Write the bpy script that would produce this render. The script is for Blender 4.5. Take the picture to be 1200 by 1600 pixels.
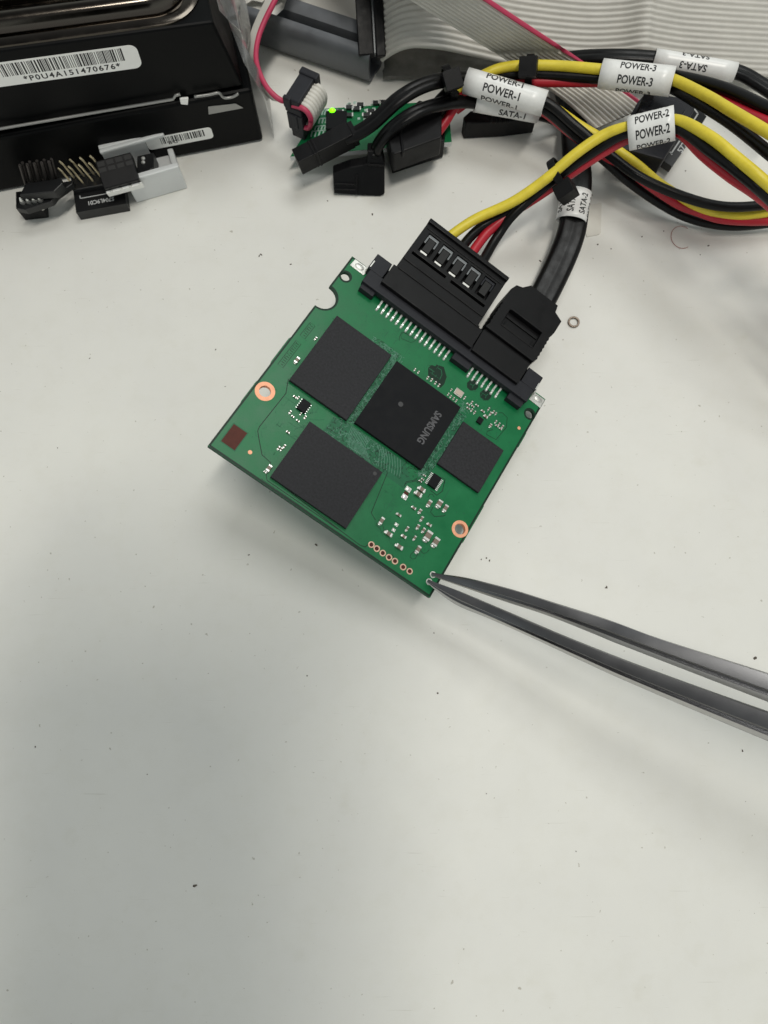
import bpy, bmesh, math, random
from mathutils import Matrix, Vector
random.seed(7)
S = 0.1                      # every length below is in millimetres; one Blender unit is a centimetre
V = Vector
sc = bpy.context.scene
for o in list(bpy.data.objects):
    bpy.data.objects.remove(o)

# ------------------------------------------------------------------ camera
F, PITCH, H = 1130.0, math.radians(78), 157.5      # focal length in pixels of the 1200 x 1600 frame
RIGHT = V((1, 0, 0)); DOWN = V((0, -math.sin(PITCH), -math.cos(PITCH))); FWD = V((0, math.cos(PITCH), -math.sin(PITCH)))
CAM = V((0, 0, H))
cd = bpy.data.cameras.new('camera'); cam = bpy.data.objects.new('camera', cd); sc.collection.objects.link(cam)
cam.location = CAM * S
cam.rotation_euler = (math.radians(90) - PITCH, 0, 0)
cd.sensor_fit = 'VERTICAL'; cd.sensor_height = 24.0; cd.lens = 24.0 * F / 1600
cd.clip_start = 0.1; cd.clip_end = 2000
cd.dof.use_dof = True; cd.dof.focus_distance = 15.0
cd.dof.aperture_fstop = 0.5 * cd.lens * 0.001 / 0.0004 / 100   # small phone lens: gentle softening of the far clutter
sc.camera = cam

# ------------------------------------------------------------------ world, lamps, exposure
w = bpy.data.worlds.new('World'); sc.world = w; w.use_nodes = True
nt = w.node_tree; bg = nt.nodes['Background']
tc = nt.nodes.new('ShaderNodeTexCoord'); sp = nt.nodes.new('ShaderNodeSeparateXYZ'); cr = nt.nodes.new('ShaderNodeValToRGB')
nt.links.new(tc.outputs['Generated'], sp.inputs[0]); nt.links.new(sp.outputs['Z'], cr.inputs[0]); nt.links.new(cr.outputs[0], bg.inputs['Color'])
E_ = cr.color_ramp.elements
E_[0].position = 0.0; E_[0].color = (0.55, 0.56, 0.56, 1)
E_[1].position = 1.0; E_[1].color = (0.06, 0.065, 0.07, 1)      # the photographer and the phone keep the zenith dark
for p_, c_ in ((.35, (.72, .77, .75, 1)), (.62, (.60, .66, .64, 1)), (.80, (.22, .23, .24, 1))):
    e_ = E_.new(p_); e_.color = c_
bg.inputs['Strength'].default_value = 0.78
def lamp(kind, name, loc, target, energy, color, **kw):
    d = bpy.data.lights.new(name, kind); d.energy = energy; d.color = color
    for k, v in kw.items(): setattr(d, k, v)
    o = bpy.data.objects.new(name, d); sc.collection.objects.link(o)
    o.location = loc; o.rotation_euler = (V(target) - V(loc)).to_track_quat('-Z', 'Y').to_euler()
    return o
lamp('AREA', 'ceiling_panel', (14, -3.5, 116), (0, 8, 0), 56000, (1.0, 0.962, 0.88), shape='RECTANGLE', size=46, size_y=10)
lamp('AREA', 'ceiling_panel', (30, 58, 110), (0, 8, 0), 45000, (0.985, 1.0, 0.97), shape='RECTANGLE', size=58, size_y=38)
sc.view_settings.view_transform = 'Standard'; sc.view_settings.look = 'None'
sc.view_settings.exposure = 0.0; sc.view_settings.gamma = 1.0; sc.view_settings.use_curve_mapping = False
sc.render.engine = 'CYCLES'
sc.cycles.use_denoising = True
sc.cycles.max_bounces = 8

# ------------------------------------------------------------------ measuring: photograph pixel -> point in the place (mm)
def ray(px, py): return RIGHT * ((px - 600) / F) + DOWN * ((py - 800) / F) + FWD
def at(px, py, z=0.0):
    d = ray(px, py); return CAM + d * ((z - H) / d.z)
def on_plane(px, py, o, n):
    d = ray(px, py); return CAM + d * ((V(o) - CAM).dot(n) / d.dot(n))
def ats(l): return [at(*q) for q in l]
# the circuit board's own frame: x along the connector edge, y away from it, h up from its top face
RB = Matrix(((0.81578, -0.50793, -0.27661), (0.5662, 0.79894, 0.20276), (0.11801, -0.32202, 0.93935)))
TB = V((-6.802, -54.907, 155.139))
C2W = Matrix((RIGHT, DOWN, FWD)).transposed()
B_O = CAM + C2W @ TB; B_X = C2W @ RB.col[0]; B_Y = C2W @ RB.col[1]; B_N = -(C2W @ RB.col[2])
BF = Matrix.Identity(4)
for i in range(3): BF[i][0] = B_X[i]; BF[i][1] = -B_Y[i]; BF[i][2] = B_N[i]; BF[i][3] = B_O[i]
def bp(px, py, h=0.0):
    q = on_plane(px, py, B_O + B_N * h, B_N) - B_O
    return q.dot(B_X), -q.dot(B_Y)          # local x and local Y of the board frame (Y = -y)

# ------------------------------------------------------------------ materials
def lin(h):
    h = h.lstrip('#'); r = []
    for i in (0, 2, 4):
        c = int(h[i:i + 2], 16) / 255; r.append(c / 12.92 if c <= 0.04045 else ((c + 0.055) / 1.055) ** 2.4)
    return (*r, 1)
def mat(name, col, rough=0.5, metal=0.0, var=0.0, vscale=3.0, bump=0.0, bscale=40.0, rvar=0.0, emit=None, spec=0.5, coat=0.0, trans=0.0, alpha=1.0, sss=0.0):
    m = bpy.data.materials.new(name); m.use_nodes = True; t = m.node_tree; b = t.nodes['Principled BSDF']
    col = lin(col) if isinstance(col, str) else (*col, 1)
    b.inputs['Base Color'].default_value = col; b.inputs['Roughness'].default_value = rough; b.inputs['Metallic'].default_value = metal
    b.inputs['Specular IOR Level'].default_value = spec; b.inputs['Coat Weight'].default_value = coat
    b.inputs['Transmission Weight'].default_value = trans; b.inputs['Alpha'].default_value = alpha
    if sss: b.inputs['Subsurface Weight'].default_value = sss; b.inputs['Subsurface Radius'].default_value = (.1, .1, .1)
    if emit: b.inputs['Emission Color'].default_value = lin(emit[0]); b.inputs['Emission Strength'].default_value = emit[1]
    co = t.nodes.new('ShaderNodeTexCoord')
    if var or rvar:
        n = t.nodes.new('ShaderNodeTexNoise'); n.inputs['Scale'].default_value = vscale; n.inputs['Detail'].default_value = 6; n.inputs['Roughness'].default_value = .65
        t.links.new(co.outputs['Object'], n.inputs['Vector'])
        if var:
            r = t.nodes.new('ShaderNodeMapRange'); r.inputs[1].default_value = .3; r.inputs[2].default_value = .7; r.inputs[3].default_value = 1 - var; r.inputs[4].default_value = 1 + var
            t.links.new(n.outputs[0], r.inputs[0])
            x = t.nodes.new('ShaderNodeVectorMath'); x.operation = 'SCALE'; x.inputs[0].default_value = col[:3]; t.links.new(r.outputs[0], x.inputs['Scale'])
            t.links.new(x.outputs[0], b.inputs['Base Color'])
        if rvar:
            r2 = t.nodes.new('ShaderNodeMapRange'); r2.inputs[1].default_value = .3; r2.inputs[2].default_value = .7; r2.inputs[3].default_value = max(.02, rough - rvar); r2.inputs[4].default_value = rough + rvar
            t.links.new(n.outputs[0], r2.inputs[0]); t.links.new(r2.outputs[0], b.inputs['Roughness'])
    if bump:
        n2 = t.nodes.new('ShaderNodeTexNoise'); n2.inputs['Scale'].default_value = bscale; n2.inputs['Detail'].default_value = 4
        t.links.new(co.outputs['Object'], n2.inputs['Vector'])
        bb = t.nodes.new('ShaderNodeBump'); bb.inputs['Strength'].default_value = bump; bb.inputs['Distance'].default_value = 0.01
        t.links.new(n2.outputs[0], bb.inputs['Height']); t.links.new(bb.outputs[0], b.inputs['Normal'])
    return m
M = {}
M['mask'] = mat('green solder mask', '#0a6a3d', .36, var=.13, vscale=1.6, bump=.06, bscale=25, rvar=.07, spec=.3)
M['mask_dark'] = mat('bare dark green laminate', '#042718', .45, var=.1, vscale=4, spec=.25)
M['mask_edge'] = mat('routed board edge', '#173d2c', .7, var=.25, vscale=12)
M['mask_light'] = mat('copper under green mask', '#19603f', .42, var=.15, vscale=9, spec=.25)
M['mask_grey'] = mat('dense copper under green mask', '#56836f', .5, var=.25, vscale=20, spec=.25)
M['chip'] = mat('moulded chip epoxy', '#29292c', .6, var=.42, vscale=20, bump=.6, bscale=45, rvar=.08, spec=.2)
M['chip_black'] = mat('smooth controller epoxy', '#121316', .58, var=.2, vscale=4, bump=.15, bscale=50, rvar=.12, spec=.14)
M['laser'] = mat('laser marking grey', '#525255', .7, var=.3, vscale=14)
M['laser_faint'] = mat('worn laser marking', '#39393b', .6, var=.2, vscale=10)
M['solder'] = mat('bright solder', '#e6e6e2', .30, .72, var=.12, vscale=14)
M['solder_dull'] = mat('dull solder', '#c9c9c4', .42, .7, var=.2, vscale=9, bump=.3, bscale=25)
M['copper'] = mat('bare copper ring', '#e7a582', .5, .35, var=.12, vscale=10, bump=.2, bscale=30)
M['ring_tan'] = mat('tinned copper ring', '#c9a892', .42, .5, var=.15, vscale=12)
M['steel_highlight'] = mat('painted steel highlight', '#c2c0bc', .42, .75, var=.05, vscale=4)  # lighter copy of the tweezer steel: highlight painted into the bevel colour
M['pad_brown'] = mat('oxidised copper pad', '#4d241a', .5, .1, var=.15, vscale=8, spec=.2)
M['hole_brown'] = mat('flux brown hole', '#5d4a41', .6)
M['ceramic'] = mat('grey brown capacitor ceramic', '#77695c', .45, var=.12, vscale=9)
M['resistor'] = mat('black resistor glaze', '#1c1c1e', .4)
M['crystal'] = mat('crystal can', '#b7a99b', .38, .6)
M['black_conn'] = mat('charcoal nylon housing', '#24252a', .5, var=.12, vscale=4, bump=.2, bscale=40, spec=.22)
M['black_abs'] = mat('black plug plastic', '#0c0c0e', .46, var=.2, vscale=2.5, bump=.2, bscale=38, rvar=.12, spec=.22)
M['black_pvc'] = mat('black cable sheath', '#09090a', .36, var=.15, vscale=3, rvar=.1, spec=.24)
M['recess'] = mat('black recess plastic', '#0b0b0c', .6)
M['contact'] = mat('dull contact metal', '#76797b', .45, .6)
M['contact_bright'] = mat('bright tinned contact', '#f2f0ea', .3, .55)
M['yellow'] = mat('yellow wire', '#dcc838', .44, var=.10, vscale=4, rvar=.08, bump=.12, bscale=9)
M['red'] = mat('red wire', '#b0182b', .4, var=.1, vscale=2.5)
M['pink'] = mat('pink red ribbon wire', '#b53556', .5, var=.08)
M['grey_ribbon'] = mat('grey ribbon insulation', '#c3c0b9', .5, var=.06, vscale=2, spec=.4)
M['grey_ribbon2'] = mat('lighter grey ribbon insulation', '#cfccc4', .5, var=.06, vscale=2, spec=.4)
M['label'] = mat('white label film', '#e6e6e4', .3, var=.05, vscale=5, spec=.5, bump=.5, bscale=2.6)
M['ink'] = mat('black label print', '#19191b', .5)
M['label_paper'] = mat('barcode label paper', '#f2f2ef', .5, var=.03)
M['case'] = mat('black painted drive case', '#060708', .4, var=.12, vscale=1.2, rvar=.08, spec=.11, bump=.05, bscale=30)
M['chrome'] = mat('smoky plated lid', '#55504a', .16, 1.0, rvar=.06, vscale=2)
M['steel'] = mat('tweezer steel', '#77787b', .33, 1.0, var=.03, vscale=2.2, rvar=.02, bump=.05, bscale=60)
M['alu'] = mat('grey anodised aluminium', '#696c70', .45, .6, var=.10, vscale=2, rvar=.08, bump=.1, bscale=60)
M['edge_metal'] = mat('cut sheet edge', '#9a9a98', .4, .6)
M['white_plastic'] = mat('milky nylon', '#e4e6e6', .34, sss=.4, trans=.18, spec=.5)
M['gold'] = mat('gold pin', '#d6c9a8', .3, .8)
M['pin_dark'] = mat('dark header pin', '#4a4644', .4, .8)
M['pcb_black'] = mat('black solder mask', '#101113', .42, var=.1, vscale=4)
M['silk'] = mat('white silkscreen', '#c6c8c8', .6)
M['silk_green'] = mat('pale silkscreen on green', '#9fb8ad', .6)
M['led'] = mat('lit green indicator', '#a8ff20', .4, emit=('#5cff06', 2.6))
M['film_dark'] = mat('smoky antistatic film', '#73716c', .34, var=.35, vscale=1.5, bump=.2, bscale=6)
M['paper'] = mat('soft white paper', '#c9c7c0', .8, var=.05)
M['tape'] = mat('whitish paper tape', '#d2cfc6', .5, var=.04)
M['dirt'] = mat('dark crumbs', '#5a5249', .8)
M['washer'] = mat('brown tarnished washer', '#6f6359', .4, .8)
M['hair'] = mat('reddish fibre', '#a05a52', .6)

def film_clear():
    m = bpy.data.materials.new('clear bag film'); m.use_nodes = True; t = m.node_tree; b = t.nodes['Principled BSDF']
    b.inputs['Base Color'].default_value = (.45, .45, .44, 1); b.inputs['Roughness'].default_value = .10; b.inputs['Alpha'].default_value = .38
    b.inputs['Specular IOR Level'].default_value = 1.0; b.inputs['Metallic'].default_value = .35
    return m
M['film'] = film_clear()

def table_mat():
    m = bpy.data.materials.new('off white laminate'); m.use_nodes = True; t = m.node_tree; b = t.nodes['Principled BSDF']; L = t.links
    co = t.nodes.new('ShaderNodeTexCoord')
    def noise(sc_, det, rg=.6):
        n = t.nodes.new('ShaderNodeTexNoise'); n.inputs['Scale'].default_value = sc_; n.inputs['Detail'].default_value = det; n.inputs['Roughness'].default_value = rg
        L.new(co.outputs['Object'], n.inputs['Vector']); return n
    def ramp(src, p0, p1, c0, c1):
        r = t.nodes.new('ShaderNodeValToRGB'); r.color_ramp.elements[0].position = p0; r.color_ramp.elements[1].position = p1
        r.color_ramp.elements[0].color = c0; r.color_ramp.elements[1].color = c1; L.new(src, r.inputs[0]); return r
    def mul(a, bsock, fac=1.0):
        x = t.nodes.new('ShaderNodeMix'); x.data_type = 'RGBA'; x.blend_type = 'MULTIPLY'; x.inputs[0].default_value = fac
        L.new(a, x.inputs[6]); L.new(bsock, x.inputs[7]); return x.outputs[2]
    base = ramp(noise(.35, 5).outputs[0], .3, .7, lin('#dcdbd6'), lin('#e1e0da'))
    grime = ramp(noise(1.6, 8, .7).outputs[0], .30, .52, (.975, .972, .96, 1), (1, 1, 1, 1))
    c = mul(base.outputs[0], grime.outputs[0])
    # tiny flecks of wear
    fl = ramp(noise(8.5, 3, .5).outputs[0], .255, .29, (.55, .52, .47, 1), (1, 1, 1, 1))
    c = mul(c, fl.outputs[0], .8)
    grain = ramp(noise(60, 2).outputs[0], .3, .7, (.972, .972, .972, 1), (1, 1, 1, 1))
    c = mul(c, grain.outputs[0])
    def scratches(rot, sx, sy, lo, hi):
        mp = t.nodes.new('ShaderNodeMapping'); mp.inputs['Rotation'].default_value = (0, 0, rot); mp.inputs['Scale'].default_value = (sx, sy, 1); L.new(co.outputs['Object'], mp.inputs['Vector'])
        n = t.nodes.new('ShaderNodeTexNoise'); n.inputs['Scale'].default_value = 1.0; n.inputs['Detail'].default_value = 3; L.new(mp.outputs[0], n.inputs['Vector'])
        return ramp(n.outputs[0], lo, hi, (.80, .79, .76, 1), (1, 1, 1, 1))
    for rot, sx, sy, lo in ((.5, .9, 22, .265), (-.9, .7, 26, .26), (1.9, 1.3, 18, .255)):
        c = mul(c, scratches(rot, sx, sy, lo - .03, lo + .02).outputs[0], .6)
    stain = ramp(noise(.75, 4, .55).outputs[0], .27, .36, (.955, .95, .93, 1), (1, 1, 1, 1)); c = mul(c, stain.outputs[0])
    L.new(c, b.inputs['Base Color'])
    rr = t.nodes.new('ShaderNodeMapRange'); rr.inputs[1].default_value = .3; rr.inputs[2].default_value = .7; rr.inputs[3].default_value = .46; rr.inputs[4].default_value = .58
    L.new(noise(.9, 7, .7).outputs[0], rr.inputs[0]); L.new(rr.outputs[0], b.inputs['Roughness'])
    bb = t.nodes.new('ShaderNodeBump'); bb.inputs['Strength'].default_value = .12; bb.inputs['Distance'].default_value = .006
    L.new(noise(35, 4).outputs[0], bb.inputs['Height']); L.new(bb.outputs[0], b.inputs['Normal'])
    b.inputs['Specular IOR Level'].default_value = .45
    return m
M['table'] = table_mat()

# ------------------------------------------------------------------ mesh helpers
class MB:
    """collects shapes (mm) and links them as ONE mesh object"""
    def __init__(s): s.bm = bmesh.new(); s.mi = 0
    def face(s, vs):
        try: f = s.bm.faces.new(vs); f.material_index = s.mi; return f
        except ValueError: return None
    def verts(s, pts): return [s.bm.verts.new(p) for p in pts]
    def box(s, x0, x1, y0, y1, z0, z1, taper=0.0):
        t = taper
        b = s.verts([(x0, y0, z0), (x1, y0, z0), (x1, y1, z0), (x0, y1, z0)])
        u = s.verts([(x0 + t, y0 + t, z1), (x1 - t, y0 + t, z1), (x1 - t, y1 - t, z1), (x0 + t, y1 - t, z1)])
        s.face(b[::-1]); s.face(u)
        for i in range(4): s.face([b[i], b[(i + 1) % 4], u[(i + 1) % 4], u[i]])
        return s
    def prism(s, pts, off):
        """closed outline in 3-D (anticlockwise seen from above), pushed along off"""
        off = V(off); a = s.verts([V(p) for p in pts]); b = s.verts([V(p) + off for p in pts]); n = len(a)
        s.face(a); s.face(b[::-1])
        for i in range(n): s.face([a[i], b[i], b[(i + 1) % n], a[(i + 1) % n]])
        return s
    def plate(s, outer, holes, z0, z1):
        """flat plate with holes"""
        loops = [outer] + holes; tmp = bmesh.new(); ed = []
        for lp in loops:
            vs = [tmp.verts.new((p[0], p[1], 0)) for p in lp]
            ed += [tmp.edges.new((vs[i], vs[(i + 1) % len(vs)])) for i in range(len(vs))]
        bmesh.ops.triangle_fill(tmp, use_beauty=True, use_dissolve=False, edges=ed, normal=(0, 0, 1))
        tmp.verts.index_update(); tris = [[v.index for v in f.verts] if f.normal.z >= 0 else [v.index for v in f.verts][::-1] for f in tmp.faces]
        co = [v.co.copy() for v in tmp.verts]; tmp.free()
        top = s.verts([(c.x, c.y, z1) for c in co]); bot = s.verts([(c.x, c.y, z0) for c in co])
        for t in tris: s.face([top[i] for i in t]); s.face([bot[i] for i in t][::-1])
        k = 0
        for li, lp in enumerate(loops):
            n = len(lp); ar = sum(lp[i][0] * lp[(i + 1) % n][1] - lp[(i + 1) % n][0] * lp[i][1] for i in range(n))
            for i in range(n):
                a, b = k + i, k + (i + 1) % n
                q = [bot[a], bot[b], top[b], top[a]]
                s.face(q if (ar > 0) == (li == 0) else q[::-1])
            k += n
        return s
    def cyl(s, c, r, h, ax=(0, 0, 1), seg=20, r2=None):
        ax = V(ax).normalized(); q = ax.to_track_quat('Z', 'Y'); r2 = r if r2 is None else r2
        a = s.verts([V(c) + q @ V((r * math.cos(t), r * math.sin(t), 0)) for t in [2 * math.pi * i / seg for i in range(seg)]])
        b = s.verts([V(c) + ax * h + q @ V((r2 * math.cos(t), r2 * math.sin(t), 0)) for t in [2 * math.pi * i / seg for i in range(seg)]])
        s.face(a[::-1]); s.face(b)
        for i in range(seg): s.face([a[i], a[(i + 1) % seg], b[(i + 1) % seg], b[i]])
        return s
    def ring(s, c, r0, r1, z0, z1, seg=36):
        def circ(r, z): return s.verts([(c[0] + r * math.cos(2 * math.pi * i / seg), c[1] + r * math.sin(2 * math.pi * i / seg), z) for i in range(seg)])
        A, B, C, D = circ(r1, z0), circ(r1, z1), circ(r0, z1), circ(r0, z0)
        for P, Q in ((A, B), (B, C), (C, D), (D, A)):
            for i in range(seg): s.face([P[i], P[(i + 1) % seg], Q[(i + 1) % seg], Q[i]])
        return s
    def blob(s, c, rx, ry, rz, seg=10, rings=5):
        """upper half of an ellipsoid"""
        rows = []
        for j in range(rings):
            a = math.pi / 2 * j / rings
            rows.append(s.verts([(c[0] + rx * math.cos(a) * math.cos(2 * math.pi * i / seg), c[1] + ry * math.cos(a) * math.sin(2 * math.pi * i / seg), c[2] + rz * math.sin(a)) for i in range(seg)]))
        top = s.bm.verts.new((c[0], c[1], c[2] + rz))
        for P, Q in zip(rows, rows[1:]):
            for i in range(seg): s.face([P[i], P[(i + 1) % seg], Q[(i + 1) % seg], Q[i]])
        for i in range(seg): s.face([rows[-1][i], rows[-1][(i + 1) % seg], top])
        s.face(rows[0][::-1]); return s
    def sweep(s, path, prof, up=(0, 0, 1), cap=True, scale=None):
        """closed profile (side, up) carried along a path"""
        rows = []; n = len(path); sd0 = None
        for i, p in enumerate(path):
            t = (path[min(i + 1, n - 1)] - path[max(i - 1, 0)]).normalized()
            sd = t.cross(V(up))
            sd = sd.normalized() if sd.length > 1e-3 else sd0
            sd0 = sd; u = sd.cross(t).normalized(); k = scale(i / (n - 1)) if scale else 1
            rows.append(s.verts([p + sd * a * k + u * b * k for a, b in prof]))
        m = len(prof)
        for P, Q in zip(rows, rows[1:]):
            for i in range(m): s.face([P[i], Q[i], Q[(i + 1) % m], P[(i + 1) % m]])
        if cap: s.face(rows[0]); s.face(rows[-1][::-1])
        return s
    def tube(s, path, r, seg=12, ry=None, **k):
        ry = r if ry is None else ry
        return s.sweep(path, [(r * math.cos(2 * math.pi * i / seg), ry * math.sin(2 * math.pi * i / seg)) for i in range(seg)], **k)
    def ribbon2d(s, pts, wd, z, closed=False):
        """thin flat line on a surface, local x/y"""
        n = len(pts); L, R = [], []
        for i in range(n):
            a = V(pts[i - 1] if (i > 0 or closed) else pts[i]); b = V(pts[(i + 1) % n] if (i < n - 1 or closed) else pts[i])
            d = (b - a); d = d.normalized() if d.length > 1e-6 else V((1, 0)); nn = V((-d.y, d.x)) * wd / 2
            p = V(pts[i]); L.append(s.bm.verts.new((p.x + nn.x, p.y + nn.y, z))); R.append(s.bm.verts.new((p.x - nn.x, p.y - nn.y, z)))
        for i in range(n if closed else n - 1):
            j = (i + 1) % n; s.face([R[i], R[j], L[j], L[i]])
        return s
    def add_flat(s, tv, tf, fn):
        vs = s.verts([fn(x, y) for x, y in tv])
        for f in tf: s.face([vs[i] for i in f])
        return s
    def build(s, name, mats, parent=None, frame=None, bevel=0.0, smooth=False, seg=2, recalc=True, sharp=None):
        bm = s.bm
        Wm = frame if frame is not None else Matrix.Identity(4)
        if parent is not None: Wm = parent_inv[parent.name] @ Wm
        bmesh.ops.transform(bm, matrix=Wm, verts=bm.verts)
        bmesh.ops.scale(bm, vec=(S, S, S), verts=bm.verts)
        if recalc: bmesh.ops.recalc_face_normals(bm, faces=bm.faces)
        me = bpy.data.meshes.new(name); bm.to_mesh(me); bm.free()
        if not isinstance(mats, (list, tuple)): mats = [mats]
        for m in mats: me.materials.append(M[m] if isinstance(m, str) else m)
        if smooth: me.polygons.foreach_set('use_smooth', [True] * len(me.polygons))
        if sharp: me.polygons.foreach_set('use_smooth', [True] * len(me.polygons)); me.set_sharp_from_angle(angle=math.radians(sharp))
        o = bpy.data.objects.new(name, me); sc.collection.objects.link(o)
        if parent is not None: o.parent = parent
        if bevel:
            bv = o.modifiers.new('bevel', 'BEVEL'); bv.width = bevel * S; bv.segments = seg; bv.limit_method = 'ANGLE'; bv.angle_limit = math.radians(35)
        return o
parent_inv = {}
def tag(o, label, cat, group=None, kind=None):
    if label: o['label'] = label
    if cat: o['category'] = cat
    if group: o['group'] = group
    if kind: o['kind'] = kind
    return o
def thing(name, label, cat, frame=None, loc=None, group=None):
    """an Empty at the thing's base that parents its parts"""
    o = bpy.data.objects.new(name, None); sc.collection.objects.link(o); o.empty_display_size = .2
    Wm = frame.copy() if frame is not None else Matrix.Translation(V(loc))
    parent_inv[o.name] = Wm.inverted()
    q = Wm.copy(); q.translation = Wm.translation * S; o.matrix_world = q
    return tag(o, label, cat, group)
def curve(pts, n=10):
    """Catmull-Rom through the points"""
    pts = [V(p) for p in pts]; P = [2 * pts[0] - pts[1]] + pts + [2 * pts[-1] - pts[-2]]; out = []
    for i in range(1, len(P) - 2):
        for k in range(n):
            t = k / n; a, b, c, d = P[i - 1:i + 3]
            out.append(.5 * ((2 * b) + (c - a) * t + (2 * a - 5 * b + 4 * c - d) * t * t + (3 * b - a - 3 * c + d) * t ** 3))
    out.append(pts[-1]); return out
def text2d(s, height, width=None, cut=None, bold=.022, space=1.0):
    """lettering as flat triangles centred on the origin"""
    cu = bpy.data.curves.new('lettering', 'FONT'); cu.body = s; cu.size = 1.0; cu.align_x = 'CENTER'; cu.resolution_u = 3; cu.offset = bold; cu.space_character = space
    o = bpy.data.objects.new('lettering', cu); sc.collection.objects.link(o)
    dg = bpy.context.evaluated_depsgraph_get(); dg.update()
    me = bpy.data.meshes.new_from_object(o.evaluated_get(dg))
    bpy.data.objects.remove(o); bpy.data.curves.remove(cu)
    bm = bmesh.new(); bm.from_mesh(me); bpy.data.meshes.remove(me)
    xs = [v.co.x for v in bm.verts]; ys = [v.co.y for v in bm.verts]
    kx = (width / (max(xs) - min(xs))) if width else height / (max(ys) - min(ys)); ky = height / (max(ys) - min(ys))
    cx, cy = (max(xs) + min(xs)) / 2, (max(ys) + min(ys)) / 2
    for v in bm.verts: v.co = ((v.co.x - cx) * kx, (v.co.y - cy) * ky, 0)
    if cut:
        y = -height / 2 + cut
        while y < height / 2:
            bmesh.ops.bisect_plane(bm, geom=bm.verts[:] + bm.edges[:] + bm.faces[:], plane_co=(0, y, 0), plane_no=(0, 1, 0)); y += cut
    bmesh.ops.triangulate(bm, faces=bm.faces); bm.verts.index_update()
    tv = [(v.co.x, v.co.y) for v in bm.verts]; tf = [[v.index for v in f.verts] for f in bm.faces]; bm.free()
    return tv, tf
def circ(c, r, n=24, a0=0): return [(c[0] + r * math.cos(a0 + 2 * math.pi * i / n), c[1] + r * math.sin(a0 + 2 * math.pi * i / n)) for i in range(n)]
def rect(x0, x1, y0, y1): return [(x0, y0), (x1, y0), (x1, y1), (x0, y1)]

# ================================================================== the setting: the bench top
mb = MB(); mb.box(-420, 420, -320, 620, -18, 0)
tag(mb.build('table_top', 'table', bevel=1.5), 'off white laminate bench top with scattered dark flecks', 'table', kind='structure')

# ================================================================== circuit board held by the tweezers
W_, L_ = 52.55, 52.95
ssd = thing('circuit_board', 'green bare drive circuit board plugged into black power and data plugs', 'circuit board', frame=BF)
def P(mb, name, mats, **k): return mb.build(name, mats, ssd, frame=BF, **k)
# outline with the half-round notch on its left edge
nt_c, nt_r = (0.35, -12.05), 2.75
arc = []
for i in range(15):
    a = math.radians(96 - i * 192 / 14); arc.append((nt_c[0] + nt_r * math.cos(a), nt_c[1] + nt_r * math.sin(a)))
left_edge = [(0, -9.25)] + arc[1:-1] + [(0, -14.9), (0.0, -20), (.06, -24), (-.16, -24.6), (-.16, -31), (.0, -31.5), (0, -36), (-.12, -36.5), (-.12, -41.5), (0, -42)]
outer = [(W_, 0), (0, 0)] + left_edge + [(0, -L_), (W_, -L_), (W_, -39.5), (W_ + .15, -39.2), (W_ + .15, -30), (W_, -29.7), (W_, -14), (W_ + .14, -13.7), (W_ + .14, -10), (W_, -9.7)]
holes_c = [((1.47, -5.04), 1.0), ((51.1, -5.45), .98), ((2.45, -37.03), 1.22), ((50.7, -37.19), 1.2)]
mb = MB(); mb.plate(outer, [circ(c, r, 28) for c, r in holes_c], -0.95, 0)
pcb = P(mb, 'printed_board', ['mask', 'mask_edge'], bevel=.06, seg=1)
for p in pcb.data.polygons:
    if abs(p.normal.z) < .5: p.material_index = 1
# rim of bare laminate, outlines of copper pours, dense routing
mb = MB()
Z1 = .012
inset = lambda pts, d: [(min(max(x, d), W_ - d), min(max(y, -L_ + d), -d)) for x, y in pts]
mb.ribbon2d([(.28, -L_ + .3), (W_ - .28, -L_ + .3)], .42, Z1); mb.ribbon2d([(W_ - .26, -L_ + .3), (W_ - .26, -.3)], .4, Z1)
mb.ribbon2d([(.24, -15.3), (.24, -L_ + .3)], .36, Z1)
mb.ribbon2d([(.24, -.3), (.24, -9)], .36, Z1); mb.ribbon2d([(.3, -.25), (5, -.25)], .3, Z1)
mb.ribbon2d([(nt_c[0] + 3.0 * math.cos(math.radians(a)), nt_c[1] + 3.0 * math.sin(math.radians(a))) for a in range(95, -96, -10)], .4, Z1)
for c, r in holes_c[:2]: mb.ring(c, r, r + .42, .004, Z1)
def px_line(pts, sx, ox, oy, wd=.13, z=.02, closed=False): mb.ribbon2d([bp(x / sx + ox, y / sx + oy) for x, y in pts], wd, z, closed)
px_line([(490, 795), (475, 880), (320, 1075), (310, 1100), (318, 1150), (335, 1240)], 3.75, 320, 380, .17)
px_line([(335, 340), (385, 385), (360, 460), (365, 490), (780, 775)], 3.75, 320, 620, .15)
px_line([(400, 480), (800, 788), (910, 870), (940, 880), (960, 862)], 3.75, 320, 620, .15)
px_line([(330, 480), (560, 640), (900, 890)], 3.75, 320, 620, .09)
px_line([(1060, 425), (1070, 445), (975, 680), (1000, 722)], 3.75, 320, 620, .15)
px_line([(875, 100), (900, 100), (930, 130), (925, 190), (860, 268), (800, 235), (805, 215), (840, 205)], 4, 560, 620)
px_line([(285, 560), (300, 530), (365, 520), (400, 545)], 4, 560, 620, .15)
px_line([(292, 548), (305, 538), (362, 528), (392, 552)], 4, 560, 620, .08)
px_line([(540, 520), (525, 590), (490, 615), (450, 585)], 4, 560, 620, .15)
px_line([(520, 505), (541, 515), (538, 540)], 4, 560, 620, .12)
px_line([(545, 738), (530, 745), (475, 748), (450, 720), (465, 690)], 4, 560, 620)
px_line([(245, 885), (215, 840)], 6.667, 580, 740, .13)
px_line([(485, 835), (460, 885), (430, 890), (405, 870), (410, 845), (440, 815), (470, 800)], 6.667, 580, 740, .1)
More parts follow.
